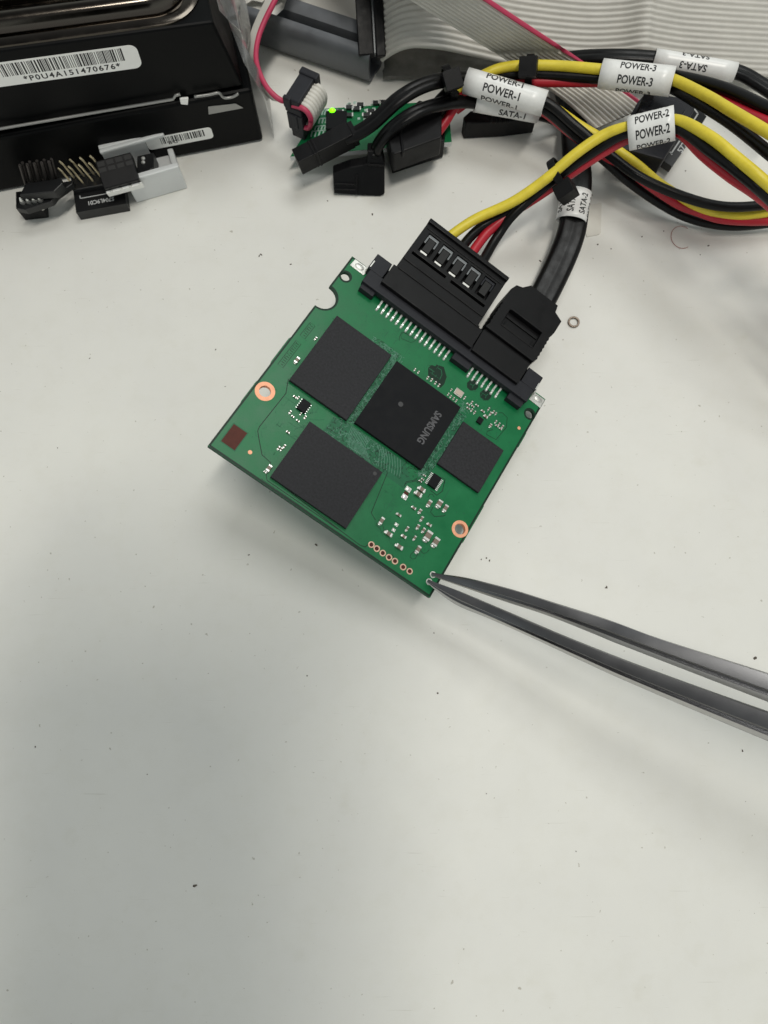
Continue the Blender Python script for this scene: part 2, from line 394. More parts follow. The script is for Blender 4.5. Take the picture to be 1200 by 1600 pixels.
px_line([(605, 790), (575, 825), (540, 832), (515, 800), (520, 760)], 6.667, 580, 740, .1)
px_line([(60, 510), (50, 535), (90, 570), (110, 615), (135, 590), (120, 540)], 6.667, 580, 740, .09)
px_line([(590, 250), (610, 215), (640, 215), (655, 245)], 6.667, 580, 740, .1)
px_line([(1140, 570), (1140, 550), (1155, 520), (1200, 535)], 3.75, 320, 380, .1)
px_line([(335, 640), (350, 630), (400, 660), (410, 670), (385, 680), (340, 660)], 3.158, 520, 320, .09, closed=True)
px_line([(0, 560), (40, 600), (140, 650)], 3.158, 520, 320, .08)
# dark windows in the pours near the connector
def px_poly(pts, sx, ox, oy, z=.011):
    q = [bp(x / sx + ox, y / sx + oy) for x, y in pts]; vs = mb.verts([(a, b, z) for a, b in q]); mb.face(vs)
px_poly([(470, 805), (488, 790), (505, 797), (512, 788), (548, 800), (562, 850), (550, 885), (530, 905), (505, 870), (470, 845)], 3.158, 520, 320)
px_poly([(160, 60), (190, 60), (210, 80), (250, 50), (300, 70), (320, 130), (310, 180), (275, 230), (240, 200), (190, 170), (150, 110), (145, 85)][0:3], 5.4545, 640, 560, .009)
for cxy in ((537, 228), (648, 312)):
    px_poly([(cxy[0] + 52 * math.cos(a), cxy[1] + 50 * math.sin(a)) for a in [math.pi * 2 * i / 8 + .4 for i in range(8)]], 5.4545, 640, 560, .011)
mb.mi = 1
px_line([(165, 85), (200, 110), (190, 140)], 5.4545, 640, 560, .12, .026)
px_line([(240, 80), (270, 100), (275, 140), (255, 180)], 5.4545, 640, 560, .16, .026)
for cxy in ((537, 228), (648, 312)):
    px_line([(cxy[0] - 22, cxy[1] - 12), (cxy[0] + 4, cxy[1] + 4), (cxy[0] + 22, cxy[1] - 8)], 5.4545, 640, 560, .13, .026)
    px_line([(cxy[0] + 4, cxy[1] + 4), (cxy[0] - 2, cxy[1] + 26)], 5.4545, 640, 560, .13, .026)
# dense copper between the big chips
def squiggle(x, y, n, step, wd, z, horiz=.5):
    pts = [(x, y)]
    d = random.choice([(1, 0), (0, 1), (.7, .7), (.7, -.7)])
    for _ in range(n):
        if random.random() < .6: d = random.choice([(1, 0), (-1, 0), (0, 1), (0, -1), (.7, .7), (-.7, .7)])
        x += d[0] * step * random.uniform(.5, 1.5); y += d[1] * step * random.uniform(.5, 1.5); pts.append((x, y))
    return pts
def dense(x0, x1, y0, y1, n, mi, wd=.09, step=.3, ln=4):
    mb.mi = mi
    for _ in range(n):
        q = squiggle(random.uniform(x0, x1), random.uniform(y0, y1), random.randint(2, ln), step, wd, 0)
        q = [(min(max(a, x0), x1), min(max(b, y0), y1)) for a, b in q]
        mb.ribbon2d(q, wd * random.uniform(.8, 1.3), .02 + .004 * random.random() + .006 * mi)
for (x0, x1, y0, y1) in ((19.05, 20.6, -31.9, -14.6), (37.1, 39.3, -31.5, -15.2)):
    mb.mi = 1; mb.face(mb.verts([(x0, y0, .006), (x1, y0, .006), (x1, y1, .006), (x0, y1, .006)]))
    dense(x0, x1, y0, y1, 70, 0); dense(x0, x1, y0, y1, 110, 2)
mb.mi = 1
mb.face(mb.verts([(16.2, -36.9, .006), (36.2, -37.0, .006), (36.6, -34.5, .006), (33.5, -32, .006), (19, -32.3, .006), (16.4, -33.2, .006)]))
dense(16.4, 30, -36.8, -32.3, 110, 2); dense(16.4, 31, -36.8, -32.3, 130, 0)
mb.mi = 2
for k in range(14): mb.ribbon2d([(20.5 + k * .32, -32.4), (20.5 + k * .32 + .4, -34.5), (22.2 + k * .42, -36.6)], .1, .03)
for k in range(9): mb.ribbon2d([(26.5 + k * .75, -32.2), (28.0 + k * .72, -33.4 - .1 * k), (29.5 + k * .6, -36.2 + .08 * k)], .11, .03)
mb.mi = 0
for r_ in range(4):
    zz = [(28.2 + r_ * 1.7 + k * .22, -34.6 - (r_ % 2) * 1.0 - (.28 if k % 2 else -.28)) for k in range(7)]
    mb.ribbon2d(zz, .1, .035)
dense(13.5, 21.5, -14.5, -12.6, 50, 2, ln=6); dense(14, 21, -14.4, -12.4, 24, 0, ln=5)
for k in range(8): mb.mi = 2 if k % 2 else 1; mb.ribbon2d([(14.0 + k * .9, -13.9 + .12 * k), (16 + k * .7, -13.4 + .1 * k), (19.2 + .25 * k, -14.4 - .1 * k), (20.4, -15.3 - .3 * k)], .1, .028 + .001 * k)
dense(33, 38, -34.6, -31.5, 40, 0); dense(36.5, 39.5, -15.5, -12.8, 40, 2); dense(36.8, 38.5, -33, -31, 30, 2)
# vias and faint pours
mb.mi = 1
for _ in range(150):
    x, y = random.uniform(2, 51), random.uniform(-51, -8); mb.cyl((x, y, 0), random.uniform(.09, .17), .016, seg=7)
for (x0, x1, y0, y1, n) in ((30, 48, -49, -34, 60), (36, 48, -17, -9, 50), (6, 14, -48, -33, 30), (10, 30, -12, -7.6, 30)):
    for _ in range(n):
        mb.ribbon2d(squiggle(random.uniform(x0, x1), random.uniform(y0, y1), random.randint(1, 3), .8, .1, 0), random.choice([.08, .1, .14]), .014 + .003 * random.random())
# stamped mask lettering blocks, too small to read
mb.mi = 0
for (a, b) in (((442, 720), (550, 580)), ((572, 550), (632, 475))):
    A, B = V(bp(a[0] / 3.75 + 320, a[1] / 3.75 + 380)), V(bp(b[0] / 3.75 + 320, b[1] / 3.75 + 380)); d = (B - A); n = int(d.length / .5); nn = V((-d.y, d.x)).normalized()
    mb.ribbon2d([A - nn * .62, B - nn * .62, B + nn * .62, A + nn * .62], .1, .02, True)
    for k in range(1, n):
        p = A + d * (k / n)
        mb.ribbon2d([p - nn * .36, p + nn * random.choice([.1, .36])], .13, .021)
        if random.random() < .7: mb.ribbon2d([p + nn * .34, p + nn * .34 + d.normalized() * .28], .12, .022)
P(mb, 'circuit_trace', ['mask_dark', 'mask_light', 'mask_grey'], recalc=False)

# big chips
def chip(name, x0, x1, y0, y1, h, m, label=None, extra=None, mats=()):
    mb = MB(); mb.box(x0, x1, y0, y1, .12, h)
    if extra: extra(mb, h)
    o = P(mb, name, [m, *mats], bevel=.1)
    if label: o['label'] = label
    return o
def faint(cx, cy, rot):
    def f(mb, h):
        mb.mi = 1
        mb.cyl((cx, cy, h - .02), .4, .024, seg=20)
    return f
chip('memory_chip', 4.97, 18.95, -32.35, -14.33, 1.0, 'chip', None, None, ['laser_faint'])
chip('memory_chip', 13.05, 30.8, -51.15, -37.15, 1.0, 'chip', None, faint(29.6, -38.3, 0), ['laser_faint'])
def ctrl_mark(mb, h):
    mb.mi = 1
    tv, tf = text2d('SAMSUNG', 1.7, 8.3, bold=.03)
    # reads downwards along the right edge of the package
    mb.add_flat(tv, tf, lambda x, y: (33.9 + y, -22.9 - x, h + .012))
    mb.mi = 2; mb.cyl((26.2, -22.4, h - .02), .55, .022, seg=24)
chip('controller_chip', 20.45, 37.2, -31.7, -14.72, 1.0, 'chip_black', 'smooth black chip with grey maker lettering', ctrl_mark, ['laser', 'laser_faint'])
chip('cache_chip', 39.3, 50.05, -28.45, -17.0, .95, 'chip', None, None)
def soic(name, cx, cy, bx, by, n, vertical=True, h=.75, pl=.55):
    root = P(MB().box(cx - bx / 2, cx + bx / 2, cy - by / 2, cy + by / 2, .1, h, .05), name, 'chip_black', bevel=.05)
    for i in range(n):
        t = (i - (n - 1) / 2) * by / n
        for sgn in (-1, 1):
            mb = MB(); a, b = sorted((cx + sgn * (bx / 2 + .02), cx + sgn * (bx / 2 + pl))); mb.box(a, b, cy + t - .09, cy + t + .09, .02, .2)
            mb.build('chip_lead', 'solder', frame=Matrix.Identity(4)).parent = root
x, y = bp(677.8, 752.8); soic('driver_chip', x, y, 2.0, 2.9, 8)
x, y = bp(578 / 3.75 + 320, 958 / 3.75 + 380); soic('regulator_chip', x, y, 2.0, 2.6, 5, True, .7, .2)
x, y = bp(755 / 4 + 560, 152 / 4 + 620); P(MB().box(x - .6, x + .6, y - .7, y + .7, .05, .6), 'regulator_chip', 'chip_black', bevel=.04)
# ceramic capacitors: centre in the photograph's enlargements, length, width, axis
def cap(px, py, ln, wd, ax, ht=None, m='ceramic', name='capacitor', solder=True):
    ht = ht or wd * .8; x, y = bp(px, py, ht * .7)
    mb = MB(); e = ln * .24
    def bx(a0, a1, b, z0, z1):
        if ax == 'x': mb.box(x + a0, x + a1, y - b, y + b, z0, z1)
        else: mb.box(x - b, x + b, y + a0, y + a1, z0, z1)
    mb.mi = 0; bx(-ln / 2 + e, ln / 2 - e, wd / 2 - .02, .05, ht)
    mb.mi = 1; bx(-ln / 2, -ln / 2 + e, wd / 2, .04, ht + .03); bx(ln / 2 - e, ln / 2, wd / 2, .04, ht + .03)
    if solder:
        for sg in (-1, 1):
            c = (x + sg * ln * .52, y, .01) if ax == 'x' else (x, y + sg * ln * .52, .01)
            mb.blob(c, *((ln * .16, wd * .5) if ax == 'x' else (wd * .5, ln * .16)), ht * .45, 10, 3)
    return P(mb, name, [m, 'solder'], bevel=.045)
D = lambda x, y: (x / 6.667 + 580, y / 6.667 + 740)
for (x, y, l_, w_, a) in [(527, 165, 1.5, .85, 'x'), (492, 213, 1.5, .9, 'x'), (605, 310, 1.45, .8, 'y'), (710, 313, 1.55, 1.05, 'y'), (774, 360, 1.5, .8, 'y'),
        (443, 357, .95, .5, 'x'), (508, 392, .95, .62, 'y'), (526, 470, 1.05, .55, 'y'), (487, 555, 1.0, .6, 'y'), (605, 533, .95, .55, 'x'), (545, 590, 1.05, .6, 'y'),
        (288, 430, 1.0, .5, 'x'), (108, 492, 1.5, .75, 'y'), (182, 626, 1.5, .8, 'x'), (375, 575, 1.0, .5, 'y'), (340, 655, 1.0, .6, 'x'), (453, 670, .95, .5, 'y'),
        (592, 648, 2.1, 1.3, 'y'), (672, 712, 1.9, 1.15, 'y'), (490, 790, 1.5, .8, 'y'), (292, 762, 1.5, .8, 'x')]:
    cap(*D(x, y), l_, w_, a)
for (x, y) in ((535, 60), (556, 20), (512, 78)): cap(*D(x, y), .6, .32, 'x', .3)
C5 = lambda x, y: (x / 3.75 + 320, y / 3.75 + 380)
C6 = lambda x, y: (x / 3.75 + 320, y / 3.75 + 620)
for (x, y, l_, w_, a) in [(540, 685, 1.35, .75, 'y'), (650, 558, .7, .4, 'y'), (528, 900, .7, .4, 'x'), (548, 905, .6, .35, 'y'), (500, 990, .7, .4, 'y'), (515, 1015, .6, .35, 'x'), (545, 1040, .7, .35, 'x'), (588, 1020, .7, .4, 'y'), (562, 1000, .6, .3, 'y')]:
    cap(*C5(x, y), l_, w_, a)
for (x, y, l_, w_, a) in [(376, 418, 1.4, .8, 'y'), (487, 207, .7, .4, 'x'), (433, 300, .8, .4, 'y'), (466, 290, .8, .4, 'y'), (448, 308, .7, .35, 'y'), (352, 440, .5, .3, 'x')]:
    cap(*C6(x, y), l_, w_, a)
E_ = lambda x, y: (x / 5.4545 + 640, y / 5.4545 + 560)
for (x, y, l_, w_, a) in [(45, 95, .6, .32, 'y'), (75, 118, .6, .32, 'y'), (155, 165, .7, .36, 'y'), (188, 183, .7, .36, 'y'), (220, 208, .7, .36, 'y'), (250, 228, .7, .36, 'y'), (355, 268, .55, .3, 'y'), (330, 305, .6, .32, 'y'), (350, 325, .6, .32, 'y'), (375, 342, .6, .32, 'y'), (398, 360, .6, .32, 'y'), (470, 335, .7, .36, 'y'),
        (500, 390, .7, .36, 'x'), (500, 425, .7, .36, 'x'), (530, 375, .7, .36, 'y'), (530, 440, .7, .36, 'y'), (555, 460, .7, .36, 'y'), (575, 400, .7, .36, 'x'), (540, 408, .6, .34, 'x'),
        (625, 450, .8, .4, 'x'), (675, 430, .7, .36, 'y'), (690, 470, .8, .45, 'y'), (715, 455, .7, .36, 'y'), (735, 470, .6, .34, 'y'), (650, 495, .9, .6, 'x'),
        (690, 572, .8, .55, 'y'), (735, 540, .7, .36, 'y'), (745, 575, .7, .36, 'x'), (763, 560, .7, .36, 'y'), (792, 582, .8, .4, 'y'), (775, 600, .6, .36, 'x')]:
    cap(*E_(x, y), l_, w_, a)
x, y = bp(*E_(415, 298)); mb = MB(); mb.mi = 1; mb.box(x - 1.0, x + 1.0, y - .78, y + .78, .05, .42); mb.mi = 0; mb.box(x - .85, x + .85, y - .62, y + .62, .42, .6)
P(mb, 'crystal', ['crystal', 'solder_dull'], bevel=.07)
# unpopulated, solder filled pads
for (x, y, w1, l1) in ((385, 163, 1.2, 1.0), (347, 242, 1.2, 1.0), (262, 532, .75, .65), (233, 588, .7, .65)):
    a, b = bp(*D(x, y)); mb = MB(); mb.box(a - w1 / 2, a + w1 / 2, b - l1 / 2, b + l1 / 2, .005, .05); mb.blob((a, b, .05), w1 * .46, l1 * .46, .16, 14, 4)
    P(mb, 'solder_pad', 'solder')
a, b = bp(*D(365, 205)); P(MB().box(a - .5, a + .5, b - .3, b + .3, .004, .03), 'bare_pad', 'pad_brown')
# through hole test points in a row by the lower edge
for (x, y) in ((580.2, 851), (588.6, 857.2), (598, 864.2), (607.7, 870.8), (617, 876.8), (629.8, 886), (640, 892.6)):
    a, b = bp(x, y); mb = MB(); mb.ring((a, b), .42, .66, .004, .05, 24); mb.mi = 1; mb.cyl((a, b, -.05), .43, .065, seg=20)
    P(mb, 'test_point', ['ring_tan', 'pad_brown'])
for (x, y) in ((676.5, 898), (670.5, 909)):
    a, b = bp(x, y); P(MB().ring((a, b), .42, .68, .004, .05, 24), 'test_point', 'solder_dull')
for (c, r), ro in zip(holes_c[2:], (2.02, 1.82)):
    mb = MB(); mb.ring(c, r - .02, ro, .004, .05, 40); mb.ring(c, r - .03, r + .01, -.97, .06, 40); P(mb, 'mounting_ring', 'copper')
a, b = bp(366, 683); mb = MB(); mb.mi = 1; mb.box(a - 1.75, a + 1.75, b - 2.35, b + 2.35, .003, .014); mb.mi = 0; mb.box(a - 1.55, a + 1.55, b - 2.15, b + 2.15, .003, .03)
P(mb, 'square_pad', ['pad_brown', 'mask_light'])
for (x, y, r) in ((390.7, 706.7, .42), (811, 668.8, .38)):
    a, b = bp(x, y); P(MB().cyl((a, b, .003), r, .03, seg=24), 'fiducial_mark', 'copper')
# edge connector: housing, pins, hold-down tabs
mb = MB()
mb.box(5.0, 48.6, -5.05, -1.6, .9, 2.55); mb.box(5.0, 48.6, -4.3, -1.6, -.6, .9)                       # long bar behind the pins
mb.box(4.3, 8.05, -1.6, 2.6, -1.4, 2.55); mb.box(45.1, 49.0, -1.6, 2.4, -1.4, 2.55)     # guide posts
mb.box(5.3, 8.7, -6.15, -4.35, .02, 1.75); mb.box(29.7, 34.3, -6.75, -4.35, .02, 1.75); mb.box(44.5, 48.3, -6.6, -4.35, .02, 1.75)
mb.box(8.05, 45.1, -1.6, 2.0, -.4, .9)
P(mb, 'connector_housing', 'black_conn', bevel=.14)
for k in list(range(15)) + list(range(19, 26)):
    x = 10.8 + k * 1.27; mb = MB(); wd = .21
    prof = [(-4.6, .85), (-5.2, .84), (-5.5, .5), (-5.7, .22), (-7.1, .18)]
    vs = [mb.verts([(x - wd, yy, hh), (x + wd, yy, hh), (x + wd, yy, hh - .14), (x - wd, yy, hh - .14)]) for yy, hh in prof]
    for Pq, Q in zip(vs, vs[1:]):
        for i in range(4): mb.face([Pq[i], Q[i], Q[(i + 1) % 4], Pq[(i + 1) % 4]])
    mb.face(vs[0]); mb.face(vs[-1][::-1])
    mb.blob((x, -7.05, .02), .33, .48, .42, 10, 4); mb.blob((x, -5.85, .02), .3, .4, .5, 10, 4)
    P(mb, 'connector_pin', 'solder', smooth=False)
for q, side in (([(.9, -.25), (4.5, -.2), (4.35, -2.25), (.75, -2.2)], -1), ([(49.4, -.35), (52.4, -.35), (52.45, -2.7), (49.2, -2.6)], 1)):
    mb = MB(); mb.prism([(a, b, .16) for a, b in q][::-1], (0, 0, -.14))
    cx = 4.55 if side < 0 else 48.95
    mb.box(cx - .5, cx + .5, -1.3, -.4, .1, 1.5); mb.box(cx - (.05 if side < 0 else .25), cx + (.25 if side < 0 else .05), -1.2, .6, 1.4, 2.7)
    mb.blob(((2.6 if side < 0 else 51), -1.2, .15), 1.1, .7, .25, 14, 4)
    P(mb, 'solder_tab', 'solder_dull', bevel=.05)

# ================================================================== cables
def bw(x, y, h): return B_O + B_X * x - B_Y * y + B_N * h if False else BF @ V((x, y, h))
def wire(parent, pts, m, r=1.12, n=10, seg=14):
    pts = [V(p) for p in pts]
    if pts[-1].x > 80:                                   # runs on past the frame and settles on the bench
        d = pts[-1] - pts[-2]; d.z = 0; d.normalize(); z = pts[-1].z
        pts += [pts[-1] + d * 24 - V((0, 0, z * .45)), pts[-1] + d * 52 - V((0, 0, z - 2.4)), pts[-1] + d * 95 + V((0, 6, 1.4 - z))]
    mb = MB(); mb.tube(curve(pts, n), r, seg); return mb.build('wire', m, parent, smooth=True)
def twin(parent, pts, wd, th, name='cable_sheath', n=10, up=(0, 0, 1)):
    """flat pair cable: two cores with a crease between"""
    prof = []
    r = th / 2; off = wd / 2 - r
    for a in range(-60, 61, 20): prof.append((off + r * math.cos(math.radians(a * 1.5)), r * math.sin(math.radians(a * 1.5))))
    prof = []
    for i in range(9): a = math.radians(-90 + i * 22.5); prof.append((off + r * math.cos(a), r * math.sin(a)))
    prof += [(off * .35, r * .99), (off * .1, r * .9), (-off * .1, r * .9), (-off * .35, r * .99)]
    for i in range(9): a = math.radians(90 + i * 22.5); prof.append((-off + r * math.cos(a), r * math.sin(a)))
    prof += [(-off * .35, -r * .99), (-off * .1, -r * .9), (off * .1, -r * .9), (off * .35, -r * .99)]
    mb = MB(); mb.sweep(curve(pts, n), prof, up=up); return mb.build(name, 'black_pvc', parent, smooth=True)
def sleeve(parent, a, b, r, lines, th, ln, base_ang, flat=1.0, step=None, flip=False, shift=0.0, bow=0.0):
    """printed label wrapped round a cable from a to b; the print repeats round it"""
    a, b = V(a), V(b); ax = (b - a); Lg = ax.length; ax.normalize()
    view = (CAM - (a + b) / 2); u = (view - ax * view.dot(ax)).normalized(); sd = ax.cross(u).normalized()   # u faces the camera, sd across
    if flip: pass
    mid_bow = u * bow
    def pt(s_, ang, rr):
        t = s_ / Lg; return a + ax * s_ + mid_bow * (4 * t * (1 - t)) + u * math.cos(ang) * rr * flat + sd * math.sin(ang) * rr
    mb = MB(); n = 40; m = 6
    rows = [mb.verts([pt(Lg * j / m, 2 * math.pi * i / n, r) for i in range(n)]) for j in range(m + 1)]
    inn = [mb.verts([pt(Lg * j / m, 2 * math.pi * i / n, r - .18) for i in range(n)]) for j in (0, m)]
    for Pq, Q in zip(rows, rows[1:]):
        for i in range(n): mb.face([Pq[i], Pq[(i + 1) % n], Q[(i + 1) % n], Q[i]])
    for A_, B_ in ((inn[0], rows[0]), (rows[-1], inn[1])):
        for i in range(n): mb.face([A_[i], A_[(i + 1) % n], B_[(i + 1) % n], B_[i]])
    for i in range(n): mb.face([inn[1][i], inn[1][(i + 1) % n], inn[0][(i + 1) % n], inn[0][i]])
    mb.mi = 1
    tv, tf = text2d(lines, th, ln, cut=.35)
    step = step or th * 1.75
    k = -4
    for k in range(-4, 5):
        a0 = base_ang + k * step / r
        if abs(a0) > 1.75: continue
        sg = -1 if flip else 1
        mb.add_flat(tv, tf, lambda x, y: pt(Lg / 2 + shift + sg * x, a0 - sg * y / r, r + .025))
    return mb.build('label_sleeve', ['label', 'ink'], parent, smooth=True, recalc=False)
def tie(parent, c, ax, r, headdir=None, head=True, flat=1.0, wd=1.7):
    c, ax = V(c), V(ax).normalized(); view = (CAM - c); u = (view - ax * view.dot(ax)).normalized(); sd = u.cross(ax)
    mb = MB(); n = 28
    loops = []
    for s_, rr in ((-wd / 2, r), (wd / 2, r), (wd / 2, r + .55), (-wd / 2, r + .55)):
        loops.append(mb.verts([c + ax * s_ + (u * math.cos(t) * flat + sd * math.sin(t)) * rr for t in [2 * math.pi * i / n for i in range(n)]]))
    for A_, B_ in zip(loops, loops[1:] + loops[:1]):
        for i in range(n): mb.face([A_[i], A_[(i + 1) % n], B_[(i + 1) % n], B_[i]])
    if headdir is not None:
        d = u * headdir[0] + sd * headdir[1]; d.normalize(); e = d.cross(ax); o = c + d * (r + 1.4)
        q = [o + ax * sx * 2.0 + e * sy * 2.0 - d * 1.6 for sx, sy in ((-1, -1), (1, -1), (1, 1), (-1, 1))]
        mb.prism(q, d * 3.4)
    return mb.build('cable_tie', 'black_abs', parent, bevel=.12)

# ---- power plug on the board
def power_plug(parent, frame):
    mb = MB()
    mb.box(8.4, 31.9, -3.1, 2.1, -3.2, 3.7)
    # upper body: base slab, top plate with pockets, lip
    mb.box(9.05, 30.5, 2.1, 16.3, -3.2, 1.6)
    pockets = []
    for k in range(5):
        x = 12.15 + k * 3.81; pockets.append(rect(x - 1.45, x + 1.45, 8.6, 13.9))
    slots = [rect(10.0, 18.9, 6.9, 7.6), rect(20.3, 29.4, 6.9, 7.6)]
    mb.plate(rect(9.05, 30.5, 2.1, 16.3), pockets + slots, 1.6, 3.7)
    mb.box(9.0, 30.55, 15.7, 16.7, -3.0, 4.4)
    mb.box(9.3, 30.2, 4.6, 5.0, 3.7, 3.95); mb.box(9.6, 30.9, 1.9, 2.3, 3.7, 3.95); mb.box(9.6, 29.9, 14.4, 14.7, 3.7, 3.9)
    house = mb.build('plug_housing', 'black_abs', parent, frame=frame, bevel=.16)
    for k in range(5):
        x = 12.15 + k * 3.81; mb = MB()
        mb.box(x - .85, x + .85, 9.5, 13.0, 1.5, 3.45)
        mb.mi = 1
        mb.box(x - 1.35, x + 1.35, 13.15, 13.8, 2.9, 3.4); mb.box(x - 1.4, x - .98, 11.4, 13.15, 2.9, 3.4); mb.box(x + .98, x + 1.4, 11.4, 13.15, 2.9, 3.4)
        if k < 4: mb.mi = 2; mb.box(x - .95, x + .75, 8.7, 9.35, 1.7, 3.3)
        mb.build('terminal', ['recess', 'contact' if k < 4 else 'black_conn', 'contact_bright'], parent, frame=frame, bevel=.08).parent = house
ROOT = lambda l: V((l.x, l.y, 0))
pc2 = thing('power_cable', 'four wire power cable labelled POWER-2 plugged into the circuit board', 'power cable', loc=ROOT(BF @ V((20, 8, 0))), group='labelled power cables')
power_plug(pc2, BF)
BWp = lambda x, y, h: BF @ V((x, y, h))
wire(pc2, [BWp(14.2, 15, .8), BWp(14.3, 17.6, .8)] + ats([(740, 344, 12.5), (800, 316, 15), (850, 282, 18), (900, 240, 21.5), (945, 210, 24), (985, 197, 26), (1022, 190, 27.8), (1062, 189, 29.6), (1110, 214, 32.5), (1150, 246, 33.5), (1210, 298, 33), (1290, 380, 20)]), 'yellow')
wire(pc2, [BWp(17.9, 15, .2), BWp(18.0, 17.6, .2)] + ats([(748, 358, 10.0), (800, 327, 11.5), (860, 285, 14.5), (930, 234, 19.5), (985, 206, 23.5), (1030, 197, 26), (1060, 197, 27.5), (1110, 228, 30), (1205, 308, 30.5), (1290, 395, 18)]), 'black_pvc')
wire(pc2, [BWp(20.6, 15, .2), BWp(20.7, 17.6, .3)] + ats([(762, 363, 9.8), (797, 335, 10.8), (850, 300, 13), (905, 262, 17), (945, 236, 20), (985, 215, 23), (1030, 205, 25), (1060, 205, 26.3), (1100, 243, 28.0), (1140, 275, 29), (1205, 322, 28), (1290, 410, 16)]), 'red')
wire(pc2, [BWp(23.7, 15, .8), BWp(23.8, 17.6, .8)] + ats([(776, 371, 9.0), (806, 331, 12.0), (867, 279, 16), (933, 233, 21.2), (978, 208, 24.8), (1025, 200, 27), (1060, 200, 28.6), (1110, 236, 31.0), (1150, 266, 32), (1205, 313, 31), (1290, 400, 17)]), 'black_pvc')
sleeve(pc2, at(982, 209, 24.3), at(1054, 192, 27.8), 3.35, 'POWER-2', 1.9, 6.6, .2, step=3.1, shift=.3)
tie(pc2, at(872, 272, 17), at(886, 262, 18.5) - at(858, 282, 15.8), 3.0, (.55, -1.0))

# ---- data plug on the board
sc2 = thing('data_cable', 'thick flat black data cable labelled SATA-2 plugged into the circuit board', 'data cable', loc=ROOT(BF @ V((39, 8, 0))), group='labelled data cables')
out = [(44.6, -3.3), (44.65, .5), (44.8, 2.6)]
body = [(31.9, 3.25), (44.95, 3.25), (45.1, 4.0)]
for k in range(6): body += [(45.45, 4.4 + k * 1.15), (45.2, 5.2 + k * 1.15)]
body += [(45.5, 11.6), (45.7, 12.7), (45.75, 16.2), (43.5, 17.2), (43.2, 19.0), (35.6, 19.0), (34.2, 17.2), (32.8, 16.7), (32.2, 15.0)]
for k in range(6): body += [(32.1, 11.2 - k * 1.15), (32.35, 10.4 - k * 1.15)]
mb = MB()
mb.prism([(a, b, 3.5) for a, b in [(32.2, -3.3), (44.6, -3.3), (44.75, 2.55), (32.0, 2.55)]], (0, 0, -6.4))
mb.prism([(a, b, 3.0) for a, b in rect(32.2, 44.6, 2.5, 3.3)], (0, 0, -5.6))
mb.plate(body, [rect(34.5, 43.3, 6.1, 10.6)], 2.6, 3.9); mb.plate(body, [], -3.2, 2.6)
mb.prism([(a, b, 2.95) for a, b in rect(34.6, 43.2, 9.0, 9.8)], (0, 0, -.5)); mb.prism([(a, b, 2.9) for a, b in rect(35.2, 42.6, 6.9, 8.2)], (0, 0, -.4))
mb.prism([(a, b, 4.05) for a, b in rect(34.5, 43.3, 5.75, 6.1)], (0, 0, -.4)); mb.prism([(a, b, 4.05) for a, b in rect(34.9, 43.3, 10.6, 10.95)], (0, 0, -.4))
mb.build('plug_housing', 'black_abs', sc2, frame=BF, bevel=.22)
twin(sc2, [BWp(39.6, 17.5, .5), BWp(39.8, 20.5, .6)] + ats([(876, 408, 5.5), (893, 362, 6), (899, 320, 6.5), (903, 283, 6.5), (900, 245, 5.5), (897, 205, 4), (893, 165, 3), (880, 120, 2), (870, 60, 2)]), 6.6, 2.5)
sleeve(sc2, at(892, 346, 6.3), at(901, 300, 6.8), 3.55, 'SATA-2', 1.7, 5.2, -.2, flat=.64, step=2.9)

# ---- POWER-1: plug lying on the small adapter, wires through the label, loop to the right
pc1 = thing('power_cable', 'four wire power cable labelled POWER-1 looping across the bench top', 'power cable', loc=V((8, 122, 0)), group='labelled power cables')
z1 = 15
wire(pc1, ats([(655, 205, 9), (672, 178, 11), (690, 152, 13), (725, 128, 14), (790, 146, 15.5), (850, 158, 14.5), (900, 198, 13), (950, 240, 12), (1000, 277, 11), (1070, 308, 10), (1135, 323, 9), (1210, 318, 9), (1290, 300, 10)]), 'black_pvc')
wire(pc1, ats([(664, 208, 8), (680, 185, 10), (700, 160, 12), (728, 136, 13), (790, 150, 13.5), (846, 168, 12.5), (895, 208, 11), (944, 250, 8), (983, 284, 5.5), (1027, 315, 3.5), (1070, 338, 2.5), (1113, 350, 2.0), (1157, 353, 2.2), (1210, 347, 3), (1290, 330, 5)]), 'black_pvc')
wire(pc1, ats([(680, 212, 8), (696, 190, 9.5), (712, 165, 11), (735, 140, 13), (790, 154, 12.5), (846, 172, 11), (890, 206, 9.5), (935, 238, 9), (975, 258, 9), (1008, 284, 7.5), (1057, 317, 6.0), (1092, 331, 5.5), (1135, 343, 5), (1210, 344, 4.5), (1290, 330, 6)]), 'red')
wire(pc1, ats([(676, 190, 8), (686, 160, 10), (706, 148, 12), (735, 132, 14), (790, 145, 14), (850, 160, 13.5), (905, 196, 12), (940, 217, 11), (966, 236, 10.5), (996, 258, 9.5), (1035, 290, 7.5), (1090, 322, 7.0), (1146, 336, 6), (1210, 330, 6.3), (1290, 315, 7)]), 'yellow')
mb = MB(); 
sleeve(pc1, at(728, 126, 15), at(851, 162, 15), 2.75, 'POWER-1', 1.75, 8.6, .05, step=2.75, shift=-.6)
tie(pc1, at(702, 131, 14.5), at(725, 123, 15) - at(680, 140, 14), 3.4, (1.0, .1))
